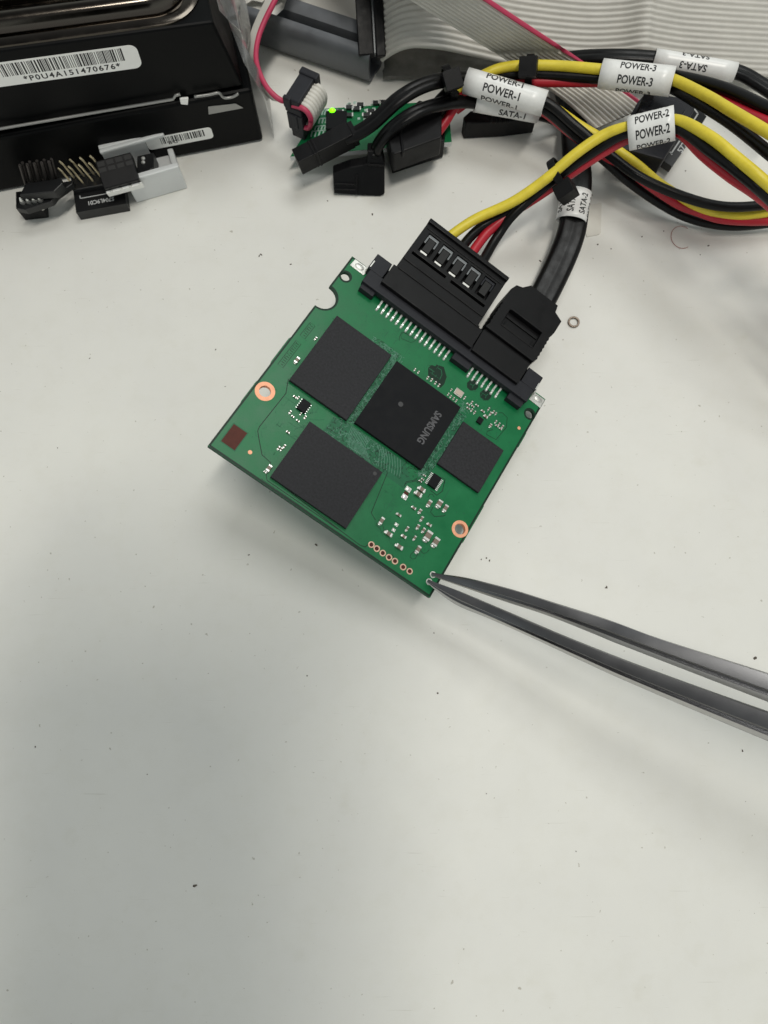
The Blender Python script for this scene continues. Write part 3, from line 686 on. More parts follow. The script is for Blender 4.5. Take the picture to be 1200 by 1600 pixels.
# its plug: thick dark block seen from above, wires leaving over the top
mb = MB()
mb.prism([at(x, y, 12.5) for x, y in [(603, 203), (611, 236), (616, 241), (690, 214), (691, 166), (655, 156)]], (0, 0, -6))
mb.prism([at(x, y, 6.4) for x, y in [(606, 216), (613, 246), (695, 219), (697, 184), (660, 176)]], (0, 0, -6))
mb.prism([at(x, y, 13.1) for x, y in [(622, 192), (628, 238), (632, 237), (626, 190)]], (0, 0, -2))
mb.prism([at(x, y, 9.6) for x, y in [(620, 238), (621, 241), (688, 219), (687, 216)]], (0, 0, -2))
mb.build('plug_housing', 'black_abs', pc1, bevel=.35)
# ---- POWER-3
pc3 = thing('power_cable', 'four wire power cable labelled POWER-3 running along the ribbon cables', 'power cable', loc=V((30, 140, 0)), group='labelled power cables')
wire(pc3, ats([(700, 160, 9), (735, 131, 12), (758, 116, 14.5), (784, 106, 15.5), (821, 102, 16.5), (875, 103, 17.5), (936, 108, 19), (990, 113, 20), (1045, 122, 21.5), (1101, 148, 27), (1143, 173, 32), (1210, 213, 37), (1290, 265, 40)]), 'yellow')
wire(pc3, ats([(706, 166, 7), (740, 138, 10), (767, 121, 13), (832, 116, 15), (933, 122, 17), (990, 125, 18), (1044, 135, 19.5), (1087, 158, 24), (1143, 193, 29), (1210, 246, 34), (1290, 310, 38)]), 'black_pvc', 1.2)
wire(pc3, ats([(712, 172, 6), (748, 147, 9), (780, 134, 11.5), (821, 129, 13.5), (864, 128, 14.5), (933, 128, 15.5), (990, 127, 17), (1055, 132, 19), (1110, 150, 24), (1169, 178, 30), (1210, 198, 34), (1290, 240, 38)]), 'red')
wire(pc3, ats([(706, 170, 6), (750, 141, 9), (800, 123, 12.5), (850, 119, 14), (933, 119, 16), (990, 115, 18.5), (1050, 118, 20), (1129, 137, 27), (1210, 174, 34), (1290, 215, 38)]), 'black_pvc', 1.2)
sleeve(pc3, at(939, 115, 18), at(1051, 127.5, 20.8), 3.0, 'POWER-3', 1.75, 7.6, .2, step=3.0)
tie(pc3, at(828, 113, 15), at(850, 113, 15.6) - at(806, 115, 14.2), 3.1, (1, .2))
# ---- SATA-3 cable (plug lying on the adapter's left) and SATA-1 (angled plug in front)
sc3 = thing('data_cable', 'black data cable labelled SATA-3 with its straight plug lying on the adapter board', 'data cable', loc=V((-20, 120, 0)), group='labelled data cables')
twin(sc3, ats([(540, 214, 11), (560, 207, 12), (585, 190, 14), (622, 156, 17), (660, 134, 17.5), (700, 124, 16), (745, 121, 12), (800, 117, 7), (850, 102, 7), (895, 91, 9.5), (960, 88, 12), (1030, 92, 13), (1090, 102, 13), (1150, 112, 14), (1190, 133, 15), (1250, 175, 16)]), 3.7, 2.0)
sleeve(sc3, at(1022, 91, 13.5), at(1149, 113, 14.5), 2.05, 'SATA-3', 1.5, 6.2, .15, flat=.8, step=2.7, flip=True, shift=-.4)
a, b = at(465, 254, 9), at(549, 211, 11); ax = (b - a).normalized(); sd = ax.cross(V((0, 0, 1))).normalized(); up = sd.cross(ax)
FR = Matrix.Identity(4)
for i in range(3): FR[i][0] = ax[i]; FR[i][1] = -sd[i]; FR[i][2] = up[i]
FR.translation = a; Lg = (b - a).length
mb = MB(); mb.box(0, Lg, -1.4, 2.5, -2.9, 1.8); mb.box(Lg * .34, Lg * .38, -1.52, 2.6, -3.0, 1.95); mb.box(Lg * .29, Lg * .31, -1.52, 2.6, -3.0, 1.95); mb.box(Lg, Lg + 1.2, -1.5, 2.3, -2.5, 1.6)
mb.build('plug_housing', 'black_abs', sc3, frame=FR, bevel=.3)

sc1 = thing('data_cable', 'black data cable labelled SATA-1 with angled plug lying on the table before the adapter', 'data cable', loc=at(575, 290, 0), group='labelled data cables')
twin(sc1, ats([(588, 243, 7), (590, 228, 10), (611, 202, 14), (649, 176, 16), (697, 161, 14), (741, 159, 11), (790, 167, 10), (840, 177, 8.5), (880, 192, 3.5), (915, 215, 2)]), 3.4, 1.9)
sleeve(sc1, at(743, 159, 11), at(842, 177, 9), 2.2, 'SATA-1', 1.5, 6.4, -.5, flat=.8, step=2.4, shift=1.2)
mb = MB()
q = [(520, 272), (522, 303), (554, 305), (594, 307), (601, 303), (601, 259), (596, 236), (574, 237), (574, 257), (566, 259), (548, 262)]
zf = lambda y: .4 + (306 - y) * .125
def up_(l, dz=0): return [at(x, y, zf(y)) + V((0, -.5, .5)) * dz for x, y in l]
mb.prism(up_(q), (0, 2.4, .1))
mb.prism(up_([(523, 285), (524, 288.5), (556, 290), (556, 287)], .5), (0, .8, -.8)); mb.prism(up_([(523, 294), (524, 297), (556, 298), (556, 295)], .5), (0, .8, -.8))
mb.prism(up_([(556, 273), (555, 304), (559, 304), (560, 273)], .6), (0, .9, -.9)); mb.prism(up_([(575, 255), (575, 259), (601, 261), (600, 257)], .6), (0, .9, -.9))
mb.build('plug_housing', 'black_abs', sc1, bevel=.35)

# loose ribbed black plug under the SATA-1 label
mb = MB(); mb.prism([at(x, y, 5.4) for x, y in [(724, 183), (728, 193), (790, 190), (838, 184), (840, 176), (735, 173)]], (0, 0, -5.2))
for k in range(5): mb.prism([at(x, y, 5.7) for x, y in [(766 + k * 7, 178), (766 + k * 7, 190), (769 + k * 7, 190), (769 + k * 7, 178)]], (0, 0, -.8))
tag(mb.build('loose_plug', 'black_abs', bevel=.3), 'ribbed black plug lying under the SATA-1 label', 'plug')

# ================================================================== small green adapter board with its header
ad = thing('adapter_board', 'small green adapter board with a glowing green indicator light', 'circuit board', loc=at(575, 200, 0))
zb = 5.0
q = [(453, 245), (706, 222), (700, 157), (500, 170)]
mb = MB(); mb.prism([at(x, y, zb) for x, y in q], (0, 0, -1.5))
g = mb.build('printed_board', ['mask', 'white_plastic'], ad, bevel=.08)
for p in g.data.polygons:
    if abs(p.normal.z) < .5: p.material_index = 1
mb = MB(); mb.prism([at(x, y, zb - 1.6) for x, y in [(470, 240), (700, 217), (690, 170), (510, 180)]], (0, 0, -1.6)); mb.build('underside_block', 'white_plastic', ad, bevel=.1)
mb = MB()
def seg2(p, q_, wd, z=zb + .03):
    a, b = at(*p, z), at(*q_, z); d = (b - a).normalized(); n = V((-d.y, d.x, 0)) * wd / 2; mb.face(mb.verts([a - n, b - n, b + n, a + n]))
for (x0, y0, nx, dx, dy, ly) in ((488, 205, 8, 6, -.5, 9), (500, 185, 5, 5.2, -.3, 8), (494, 197, 6, 5, -.3, 6), (497, 172, 4, 4, -.2, 8), (515, 188, 5, 4, -.3, 9)):
    for k in range(nx): seg2((x0 + k * dx, y0 + k * dy), (x0 + k * dx - 2.2, y0 + k * dy + ly), .35)
    seg2((x0, y0), (x0 + nx * dx, y0 + nx * dy), .3)
for k in range(16):
    x, y = random.choice([(545, 165), (575, 168), (590, 165), (535, 180), (565, 182)]); x += random.uniform(-8, 8); y += random.uniform(-5, 6)
    seg2((x, y), (x + random.uniform(3, 6), y + random.uniform(-1, 1)), random.uniform(.3, .8))
tv, tf = text2d('2', 2.4)
c = at(481, 232, zb + .04); mb.add_flat(tv, tf, lambda x, y: (c.x + x * .9 + y * .3, c.y + y, c.z))
mb.build('circuit_trace', 'silk_green', ad, recalc=False)
for k, (x, y) in enumerate([(534, 186), (545, 182), (557, 172), (588, 163), (598, 162), (573, 182), (530, 177), (546, 170), (580, 176), (563, 166), (606, 172)]):
    c = at(x, y, zb); mb = MB(); mb.box(c.x - .8, c.x + .8, c.y - .5, c.y + .5, zb + .01, zb + .7); mb.mi = 1
    mb.box(c.x - 1.1, c.x - .8, c.y - .5, c.y + .5, zb + .01, zb + .72); mb.box(c.x + .8, c.x + 1.1, c.y - .5, c.y + .5, zb + .01, zb + .72)
    mb.build('resistor', ['resistor', 'solder'], ad)
c = at(526, 192, zb); MB().box(c.x - 2.5, c.x + 2.5, c.y - 2.5, c.y + 2.5, zb + .02, zb + 1.1).build('chip', 'chip_black', ad, bevel=.08)
c = at(519, 173, zb + 1); mb = MB(); mb.blob((c.x, c.y, zb + .5), .95, .8, 1.1, 16, 6); MB().box(c.x - 1.5, c.x + 1.5, c.y - .9, c.y + .9, zb + .02, zb + .55).build('light_package', 'silk', ad, bevel=.1); mb.build('indicator_light', 'led', ad, smooth=True)
# ribbon header standing on the left edge
hd = ad
mb = MB()
q = [(451, 152), (455, 212), (470, 214), (494, 206), (482, 160), (476, 148)]
d = (at(500, 170, zb) - at(453, 245, zb)).normalized(); a0 = at(466, 217, zb); n = V((d.y, -d.x, 0)); hl = 8.6
HF = Matrix.Identity(4)
for i in range(3): HF[i][0] = d[i]; HF[i][1] = -n[i]; HF[i][2] = (0, 0, 1)[i]
HF.translation = a0
mb.box(.2, hl - .2, -1.7, 1.7, .05, 2.4); mb.box(0, hl, -2.0, 2.2, 2.4, 7.6); mb.box(-.2, .8, -.7, .8, 3.6, 7.7)
hsock = mb.build('header_socket', 'black_conn', ad, frame=HF, bevel=.25)
mb = MB(); mb.box(.3, hl + .4, -1.5, 2.3, 7.7, 11.8); mb.box(.1, 1.3, -1.9, 2.5, 7.7, 9.4); mb.box(hl - 1.2, hl + .6, -2.2, 2.5, 7.7, 12.2); mb.box(-.1, 1.0, .6, 2.6, 9.0, 12.0)
mb.build('header_cap', 'black_conn', ad, frame=HF, bevel=.3).parent = hsock
# short ribbon folded over the header, then running off to the back as grey strip with a pink edge
rib = thing('ribbon_lead', 'thin grey ribbon lead with pink edge wire rising from the adapter header', 'ribbon cable', loc=at(455, 170, 0))
mb = MB(); pth = [HF @ V((.7, y, z)) for y, z in ((1.0, 9.6), (-1.4, 10.2), (-3.0, 9.9), (-3.9, 8.4), (-3.8, 6.4), (-3.0, 4.6), (-1.6, 4.0))]
mb.tube(curve(pth, 6), .6, 8); mb.build('wire', 'pink', rib, smooth=True)
mb = MB()
for k in range(1, 8):
    mb.tube(curve([p + HF.to_3x3() @ V((k * .98, 0, 0)) for p in pth], 6), .6, 8)
mb.build('ribbon_strip', 'grey_ribbon2', rib, smooth=True)
pk = [(452, 157, 13), (438, 156, 14), (419, 139, 15), (406, 115, 15.5), (400, 90, 15), (403, 62, 15), (413, 34, 16), (432, -4, 18), (455, -50, 18), (490, -110, 11), (540, -160, 8)]
mb = MB(); mb.tube(curve(ats(pk), 8), .62, 10); mb.build('wire', 'pink', rib, smooth=True)
mb = MB()
for k in range(1, 7):
    mb.tube(curve([at(x - k * 1.7, y - .3 * k, z - k * 1.15) for x, y, z in pk[1:]], 8), .6, 8)
mb.build('ribbon_strip', 'grey_ribbon2', rib, smooth=True)

# ================================================================== wide ribbon cable with its long black connector
def scallop(mb, stations, n, r=.56, sub=5, colour=lambda i: 0):
    """stations: list of (edge point, step to next wire, normal); n wires"""
    rows = []
    for (e, stp, nn) in stations:
        top = []; bot = []
        for i in range(n):
            for k in range(sub):
                s_ = (i + k / sub); h = r * (.1 + .9 * math.sin(math.pi * k / sub)); top.append(e + stp * s_ + nn * h); bot.append(e + stp * s_ - nn * h)
        top.append(e + stp * n); bot.append(e + stp * n)
        rows.append((mb.verts(top), mb.verts(bot)))
    for (t0, b0), (t1, b1) in zip(rows, rows[1:]):
        for k in range(len(t0) - 1):
            mb.mi = colour(k // sub); mb.face([t0[k], t0[k + 1], t1[k + 1], t1[k]]); mb.face([b0[k], b1[k], b1[k + 1], b0[k + 1]])
        mb.mi = colour(0); mb.face([t0[0], t1[0], b1[0], b0[0]])
wr = thing('ribbon_cable', 'wide grey ribbon cable behind the black data and power cables', 'ribbon cable', loc=at(700, 70, 0))
ed = curve(ats([(597, 97, 7), (617, 84, 11), (640, 76, 13.5), (668, 76, 13.5), (700, 80, 12.5), (745, 90, 10), (800, 101, 6), (900, 111, 4), (960, 110, 5), (1000, 106, 8), (1020, 108, 7), (1060, 113, 5.5), (1120, 117, 6), (1230, 122, 5), (1300, 126, 5)]), 8)
N_W = 30
st = []
for i, p in enumerate(ed):
    t = (ed[min(i + 1, len(ed) - 1)] - ed[max(i - 1, 0)]).normalized()
    k = i / (len(ed) - 1); tilt = math.radians(38 - 17 * k)
    stp = V((.03, math.cos(tilt), math.sin(tilt))); stp = (stp - t * stp.dot(t) * .6).normalized() * 1.27
    nn = t.cross(stp).normalized(); nn = nn if nn.z > 0 else -nn
    st.append((p, stp, nn))
mb = MB(); scallop(mb, st, N_W); mb.build('ribbon_strip', 'grey_ribbon', wr, smooth=True)
e0, s0, n0 = st[1]; t0 = (ed[2] - ed[0]).normalized()
CF = Matrix.Identity(4); ax_ = s0.normalized(); tx_ = V((1, .12, .05)); tx_ = (tx_ - ax_ * tx_.dot(ax_)).normalized(); nz_ = tx_.cross(ax_)
for i in range(3): CF[i][0] = tx_[i]; CF[i][1] = ax_[i]; CF[i][2] = nz_[i]
CF.translation = e0
mb = MB(); mb.box(-6.0, -2.3, 1.2, 41, -2.0, 1.4); mb.box(-1.7, .6, .6, 41, -2.0, 1.9); mb.mi = 1; mb.box(-2.4, -1.6, 1.4, 41, -1.8, .9)
mb.build('ribbon_connector', ['black_abs', 'contact'], wr, frame=CF, bevel=.25)
# diagonal narrow ribbon with the pink edge wire
dr = thing('ribbon_cable', 'narrow grey ribbon cable with pink edge crossing diagonally to a black socket', 'ribbon cable', loc=at(900, 150, 0))
A_ = [(330, -225, 2), (430, -150, 11), (545, -72, 24), (620, -18, 29), (640, -2, 27.5), (715, 45, 20), (795, 96, 11.5), (850, 134, 8), (890, 165, 6), (930, 202, 4.5)]
B_ = [(495, -240, 3), (590, -160, 13), (682, -78, 26), (742, -18, 31), (766, 0, 29), (835, 46, 22), (900, 88, 13.5), (950, 122, 9), (985, 146, 7.5), (1012, 166, 7)]
ca, cb = curve(ats(A_), 8), curve(ats(B_), 8); st = []; nw = 12
for i, (a, b) in enumerate(zip(ca, cb)):
    t = (ca[min(i + 1, len(ca) - 1)] - ca[max(i - 1, 0)]).normalized(); stp = (b - a) / nw; nn = t.cross(stp).normalized(); nn = nn if nn.z > 0 else -nn
    st.append((a, stp, nn))
mb = MB(); scallop(mb, st, nw, r=.6, sub=6, colour=lambda i: 1 if i == nw - 1 else 0); mb.build('ribbon_strip', ['grey_ribbon2', 'pink'], dr, smooth=True)
mb = MB(); mb.prism([at(x, y, 11) for x, y in [(985, 180), (970, 231), (1037, 249), (1085, 172), (1072, 154), (1012, 142), (997, 158)]], (0, 0, -7))
mb.prism([at(x, y, 14) for x, y in [(1004, 158), (1000, 172), (1060, 186), (1072, 172), (1068, 160), (1012, 146)]], (0, 0, -4))
mb.prism([at(x, y, 15.5) for x, y in [(1008, 143), (1002, 156), (1012, 160), (1022, 156), (1024, 146)]], (0, 0, -5))
mb.build('socket_housing', 'black_conn', dr, bevel=.3)
bk = thing('socket_board', 'small black circuit board with white bracket mark under the ribbon socket', 'circuit board', loc=at(1070, 220, 0))
mb = MB(); mb.prism([at(x, y, 4.0) for x, y in [(1030, 236), (1038, 252), (1050, 260), (1104, 182), (1082, 158), (1060, 160)]], (0, 0, -2.2))
mb.mi = 1
zt = 4.03
def s3(p, q_, wd):
    a, b = at(*p, zt), at(*q_, zt); d = (b - a).normalized(); n = V((-d.y, d.x, 0)) * wd / 2; mb.face(mb.verts([a - n, b - n, b + n, a + n]))
s3((1048, 241), (1062, 220), .35); s3((1047, 237), (1050, 242), .35); s3((1084, 188), (1091, 177), .35); s3((1091, 178), (1085, 170), .35)
tv, tf = text2d('572', 1.5); a, b = at(1060, 240, zt), at(1072, 221, zt); d = (b - a).normalized(); n = V((-d.y, d.x, 0)); c = (a + b) / 2
mb.add_flat(tv, tf, lambda x, y: c + d * x + n * y + V((0, 0, .01)))
mb.build('printed_board', ['pcb_black', 'silk'], bk, recalc=False)

# ================================================================== smoky film under the ribbon, paper scrap, tape, aluminium channel
def sheet(poly_px, zf, nx=14, ny=10, amp=1.0, seed=1):
    """crumpled sheet: bilinear patch between four pixel corners with random folds"""
    rnd = random.Random(seed); mb = MB(); grid = []
    c = [at(x, y, 0) for x, y in poly_px]
    waves = [(rnd.uniform(.5, 3.5), rnd.uniform(.5, 3.5), rnd.uniform(0, 6.28), rnd.uniform(.2, 1)) for _ in range(7)]
    for j in range(ny + 1):
        v = j / ny; row = []
        for i in range(nx + 1):
            u = i / nx; p = (c[0] * (1 - u) + c[1] * u) * (1 - v) + (c[3] * (1 - u) + c[2] * u) * v
            h = sum(a * abs(math.sin(fx_ * u * 6 + fy_ * v * 6 + ph)) for fx_, fy_, ph, a in waves) / 3.5
            row.append(p + V((rnd.uniform(-.3, .3), rnd.uniform(-.3, .3), zf(u, v) + amp * h)))
        grid.append(mb.verts(row))
    for j in range(ny):
        for i in range(nx): mb.face([grid[j][i], grid[j][i + 1], grid[j + 1][i + 1], grid[j + 1][i]])
    return mb
def solid(o, t):
    m = o.modifiers.new('thickness', 'SOLIDIFY'); m.thickness = t * S; return o
o = sheet([(598, 128), (775, 128), (800, 88), (600, 80)], lambda u, v: .3 + 2.0 * v * (1 - .5 * u), amp=.9, seed=4).build('antistatic_bag', 'film_dark', smooth=True)
tag(solid(o, .1), 'smoky dark antistatic bag lying under the wide grey ribbon cable', 'plastic bag')
o = sheet([(385, 16), (472, 4), (480, -40), (380, -40)], lambda u, v: .3 + 2.0 * v, amp=2.2, seed=9).build('paper_scrap', 'paper')
tag(solid(o, .2), 'crumpled white paper scrap behind the grey metal channel', 'paper')
mb = MB(); mb.prism([at(x, y, .25) for x, y in [(917, 370), (936, 366), (939, 363), (940, 317), (905, 322)]], (0, 0, -.24))
tag(mb.build('paper_tape', 'tape'), 'piece of whitish paper tape stuck beside the SATA-2 label', 'tape')
# channel: rounded front wall, floor, rear wall with a flange
a, b = at(403, 77, 0), at(577, 136, 0); d = (b - a).normalized(); n = V((-d.y, d.x, 0)); Lg = (b - a).length
prof = [(2.6, 9.6), (1.4, 9.5), (.4, 8.7), (-.1, 7.0), (-.2, 5.0), (0.0, 3.0), (.5, 1.2), (1.6, .3), (3, 0), (4.2, 0), (5.5, 0), (6.6, .5), (7.1, 1.8), (7.2, 5.3), (7.8, 6.6), (9.0, 7.1), (10.2, 7.2)]
th = .9; inner = []
for i, (s_, h) in enumerate(prof):
    p0, p1 = prof[max(i - 1, 0)], prof[min(i + 1, len(prof) - 1)]; tx, ty = p1[0] - p0[0], p1[1] - p0[1]; l_ = math.hypot(tx, ty); inner.append((s_ - ty / l_ * th, h + tx / l_ * th))
full = prof + inner[::-1]
mb = MB(); m_ = len(full)
s_at = lambda s_: -4 if s_ < 3 else -4 + (min(s_, 7.2) - 3) * 2.2
e_at = lambda s_: Lg if s_ < 4 else Lg + (s_ - 4) * .25
ringA = mb.verts([a + d * s_at(s_) + n * s_ + V((0, 0, h)) for s_, h in full]); ringB = mb.verts([a + d * e_at(s_) + n * s_ + V((0, 0, h)) for s_, h in full])
for i in range(m_): mb.face([ringA[i], ringB[i], ringB[(i + 1) % m_], ringA[(i + 1) % m_]])
for R_ in (ringA, ringB):
    k = len(prof)
    for i in range(k - 1): mb.face([R_[i], R_[i + 1], R_[m_ - 2 - i], R_[m_ - 1 - i]])
o = mb.build('metal_channel', 'alu', sharp=38)
tag(o, 'grey aluminium channel profile lying behind the small green adapter board', 'metal profile')

# ================================================================== hard drives, stacked
A0 = at(412, 221, 0); B0 = at(0, 301, 0); ang = math.atan2(A0.y - B0.y, A0.x - B0.x)
HFm = Matrix.Translation(A0) @ Matrix.Rotation(ang, 4, 'Z'); fn = -(HFm.to_3x3() @ V((0, 1, 0)))
def face_xy(px, py, yoff=0.0):
    """pixel on the drives' front face -> local x, z"""
    p = HFm.inverted() @ on_plane(px, py, HFm @ V((0, yoff, 0)), fn); return p.x, p.z
def label_face(parent, corners, yo, bars, text, tpos, th, frame, rad=1.6, bx=(0, 1), bz=(0, 1)):
    """printed barcode label lying on a vertical face; corners as local x0,x1,z0,z1"""
    x0, x1, z0, z1 = corners; mb = MB(); pts = []
    for cx, cz, a0 in ((x1 - rad, z0 + rad, -90), (x1 - rad, z1 - rad, 0), (x0 + rad, z1 - rad, 90), (x0 + rad, z0 + rad, 180)):
        pts += [(cx + rad * math.cos(math.radians(a0 + k * 15)), cz + rad * math.sin(math.radians(a0 + k * 15))) for k in range(7)]
    mb.prism([(x, yo - .12, z) for x, z in pts], (0, .11, 0))
    mb.mi = 1; x = x0 + (x1 - x0) * bx[0]; xe = x0 + (x1 - x0) * bx[1]; rnd = random.Random(3)
    za, zb_ = z0 + (z1 - z0) * bz[0], z0 + (z1 - z0) * bz[1]
    while x < xe:
        wd = rnd.choice([.14, .14, .14, .34]); mb.face(mb.verts([(x, yo - .135, za), (x + wd, yo - .135, za), (x + wd, yo - .135, zb_), (x, yo - .135, zb_)])); x += wd + rnd.choice([.13, .13, .3])
    tv, tf = text2d(text, th, tpos[2], space=1.25)
    mb.add_flat(tv, tf, lambda x, y: (tpos[0] + x, yo - .135, tpos[1] + y))
    return mb.build('barcode_label', ['label_paper', 'ink'], parent, frame=frame, recalc=False)
d1 = thing('hard_drive', 'lower black hard drive of the stack, resting on the bench top', 'hard drive', frame=HFm, group='stacked hard drives')
mb = MB(); mb.box(-147, 0, 0, 101, .3, 16.6); mb.build('drive_case', 'case', d1, frame=HFm, bevel=.7)
x0, z0 = face_xy(258, 228); x1, z1 = face_xy(329, 198)
label_face(d1, (x0 - 4, x1, z0 - .3, z1), 0, True, 'BC', (x0 + 2.2, z0 + .9, 2.2), 1.0, HFm, .9, (.22, .88), (.32, .9))
mb = MB(); mb.prism([HFm @ V((x, -.05, z)) for x, z in [face_xy(326, 178), face_xy(380, 168), face_xy(368, 161), face_xy(325, 166)]], fn * .12)
mb.build('silver_sticker', 'edge_metal', d1)
zt0 = face_xy(346, 32, .8)[1]; PIV = V((-4.6, 0, zt0)); LEAN = math.radians(3.3)
H2 = HFm @ Matrix.Translation(PIV) @ Matrix.Rotation(LEAN, 4, 'Y') @ Matrix.Translation(-PIV)
f2n = -(H2.to_3x3() @ V((0, 1, 0)))
def face2(px, py, yoff=0.0):
    p = H2.inverted() @ on_plane(px, py, H2 @ V((0, yoff, 0)), f2n); return p.x, p.z
d2 = thing('hard_drive', 'upper black hard drive with shiny lid and long barcode label', 'hard drive', frame=HFm @ Matrix.Translation((0, 0, 17.2)), group='stacked hard drives')
YO = .8
mb = MB()
zt = face_xy(346, 32, YO)[1]
pts_b = [(-147, YO), (-1.6, YO), (-1.6, 101), (-147, 101)]; pts_t = [(-147, YO), (-4.6, YO), (-4.6, 101), (-147, 101)]
vb = mb.verts([(x, y, 17.2) for x, y in pts_b]); vt = mb.verts([(x, y, zt + (-4.6 - x) * math.tan(LEAN)) for x, y in pts_t]); mb.face(vb[::-1]); mb.face(vt)
for i in range(4): mb.face([vb[i], vb[(i + 1) % 4], vt[(i + 1) % 4], vt[i]])
mb.build('drive_case', 'case', d2, frame=HFm, bevel=.5)
# plated lid with stepped, rounded front edge
mb = MB(); rows = []
prof = [(.5, zt - .2), (.6, zt + .35), (1.0, zt + .55), (2.3, zt + .6), (2.5, zt + .1), (3.0, zt + .1), (3.3, zt + 1.2), (4.0, zt + 2.4), (5.0, zt + 3.0), (6.0, zt + 3.0), (7.0, zt + 2.5), (7.6, zt + 1.5), (8.0, zt + 1.4), (8.6, zt + 1.5), (8.8, zt + 3.4), (9.2, zt + 3.7), (12.2, zt + 3.7)]
for s_, h in prof:
    x1, y0, r = -5.2 - s_, YO + s_, max(9 - s_ * .35, 3)
    rows.append(mb.verts([(-147, y0, h), (-60, y0, h)] + [(x1 - r + r * math.sin(math.radians(t)), y0 + r - r * math.cos(math.radians(t)), h) for t in range(0, 91, 9)] + [(x1, 60, h), (x1, 101, h)]))
for Pq, Q in zip(rows, rows[1:]):
    for i in range(len(rows[0]) - 1): mb.face([Pq[i], Pq[i + 1], Q[i + 1], Q[i]])
mb.face(rows[-1] + mb.verts([(-147, 101, zt + 3.7)]))
lid = mb.build('drive_lid', 'chrome', d2, frame=H2, sharp=50)
mb = MB(); mb.box(-147, -22, 10.6, 101, zt + 3.75, zt + 4.6); mb.build('lid_plate', 'case', d2, frame=H2, bevel=.3).parent = lid
c = (-13.0, 9.0); mb = MB(); mb.cyl((c[0], c[1], zt + 2.0), 3.0, 2.2, seg=24); mb.cyl((c[0], c[1], zt + 4.2), 1.9, .5, seg=6); mb.build('lid_screw', 'chrome', d2, frame=H2, bevel=.3).parent = lid
x0, z0 = face2(8, 134, YO); x1, z1 = face2(216, 79, YO); x1b, z0b = face2(224, 106, YO)
bz0 = (z0 + z0b) / 2 + .1
tx0, tz0 = face2(38, 124, YO); tx1, tz1 = face2(190, 107, YO)
label_face(d2, (x0 - 3.5, x1b, bz0, bz0 + 5.7), YO, True, '*P0U4A151470676*', ((tx0 + tx1) / 2, bz0 + 1.25, tx1 - tx0), 1.4, H2, 1.6, (.13, .90), (.40, .93))
# bent sheet metal rim between the drives and its locking tab
rim = [face_xy(x, y, 0) for x, y in [(-30, 204), (0, 199), (100, 182), (270, 153), (274, 147), (281, 145)]]
mb = MB(); mb.tube([HFm @ V((x, -.35, z)) for x, z in rim], .32, 8); mb.build('cover_rim', 'edge_metal', d2, smooth=True)
rim = [face_xy(x, y, 0) for x, y in [(303, 149), (325, 146), (341, 143), (347, 149), (353, 151), (364, 149), (372, 144)]]
mb = MB(); mb.tube(curve([HFm @ V((x, -.35, z)) for x, z in rim], 5), .32, 8); mb.build('cover_rim', 'edge_metal', d2, smooth=True)
mb = MB(); mb.prism([HFm @ V((x, -.1, z)) for x, z in [face_xy(282, 160), face_xy(293, 161), face_xy(294, 150), face_xy(280, 151)]], fn * .5); mb.build('locking_tab', 'label_paper', d2, bevel=.15)
# clear crumpled bag along the right side of the drives
bag = MB(); rnd = random.Random(5); ny, nx = 10, 5; grid = []
for j in range(ny + 1):
    v = j / ny; row = []
    for i in range(nx + 1):
        u = i / nx; z = 37 - 36.5 * u; out_ = -3.6 + 5.4 * u + 1.6 * math.sin(3.1 * u)
        k = 0.25 if i in (0, nx) else 1.0
        out_ += rnd.uniform(-1.3, 1.5) * k; y = .2 + v * 62 + rnd.uniform(-1.5, 1.5) * (0 if j == 0 else 1)
        row.append(HFm @ V((out_ + .8, y, max(.25, z + rnd.uniform(-2, 2) * k))))
    grid.append(bag.verts(row))
for j in range(ny):
    for i in range(nx):
        a, b, c, d = grid[j][i], grid[j][i + 1], grid[j + 1][i + 1], grid[j + 1][i]
        if rnd.random() < .5: bag.face([a, b, c]); bag.face([a, c, d])
        else: bag.face([a, b, d]); bag.face([b, c, d])
tag(solid(bag.build('clear_bag', 'film'), .08), 'crumpled clear plastic bag along the side of the drives', 'plastic bag')

# ================================================================== milky plastic channel and the two pin adapters
a, b = at(212, 318, 0), at(288, 296, 0); d = (b - a).normalized(); n = V((-d.y, d.x, 0))
UF = Matrix.Identity(4)
for i in range(3): UF[i][0] = d[i]; UF[i][1] = n[i]
UF.translation = a; Lg = (b - a).length
mb = MB()
mb.box(.3, 13.2, .0, 1.4, .05, 8.0); mb.box(7.5, 12.8, 1.4, 9.6, .05, 1.5)
mb.box(-3.4, 12.2, 9.6, 10.8, .05, 9.0); mb.box(-3.4, 12.2, 8.6, 9.6, 8.0, 9.0)
mb.box(11.4, 12.8, 1.4, 9.6, 1.5, 3.6)
o = mb.build('plastic_shell', 'white_plastic', frame=UF, bevel=.3); tag(o, 'milky white plastic shell leaning by the lower hard drive', 'plastic shell')

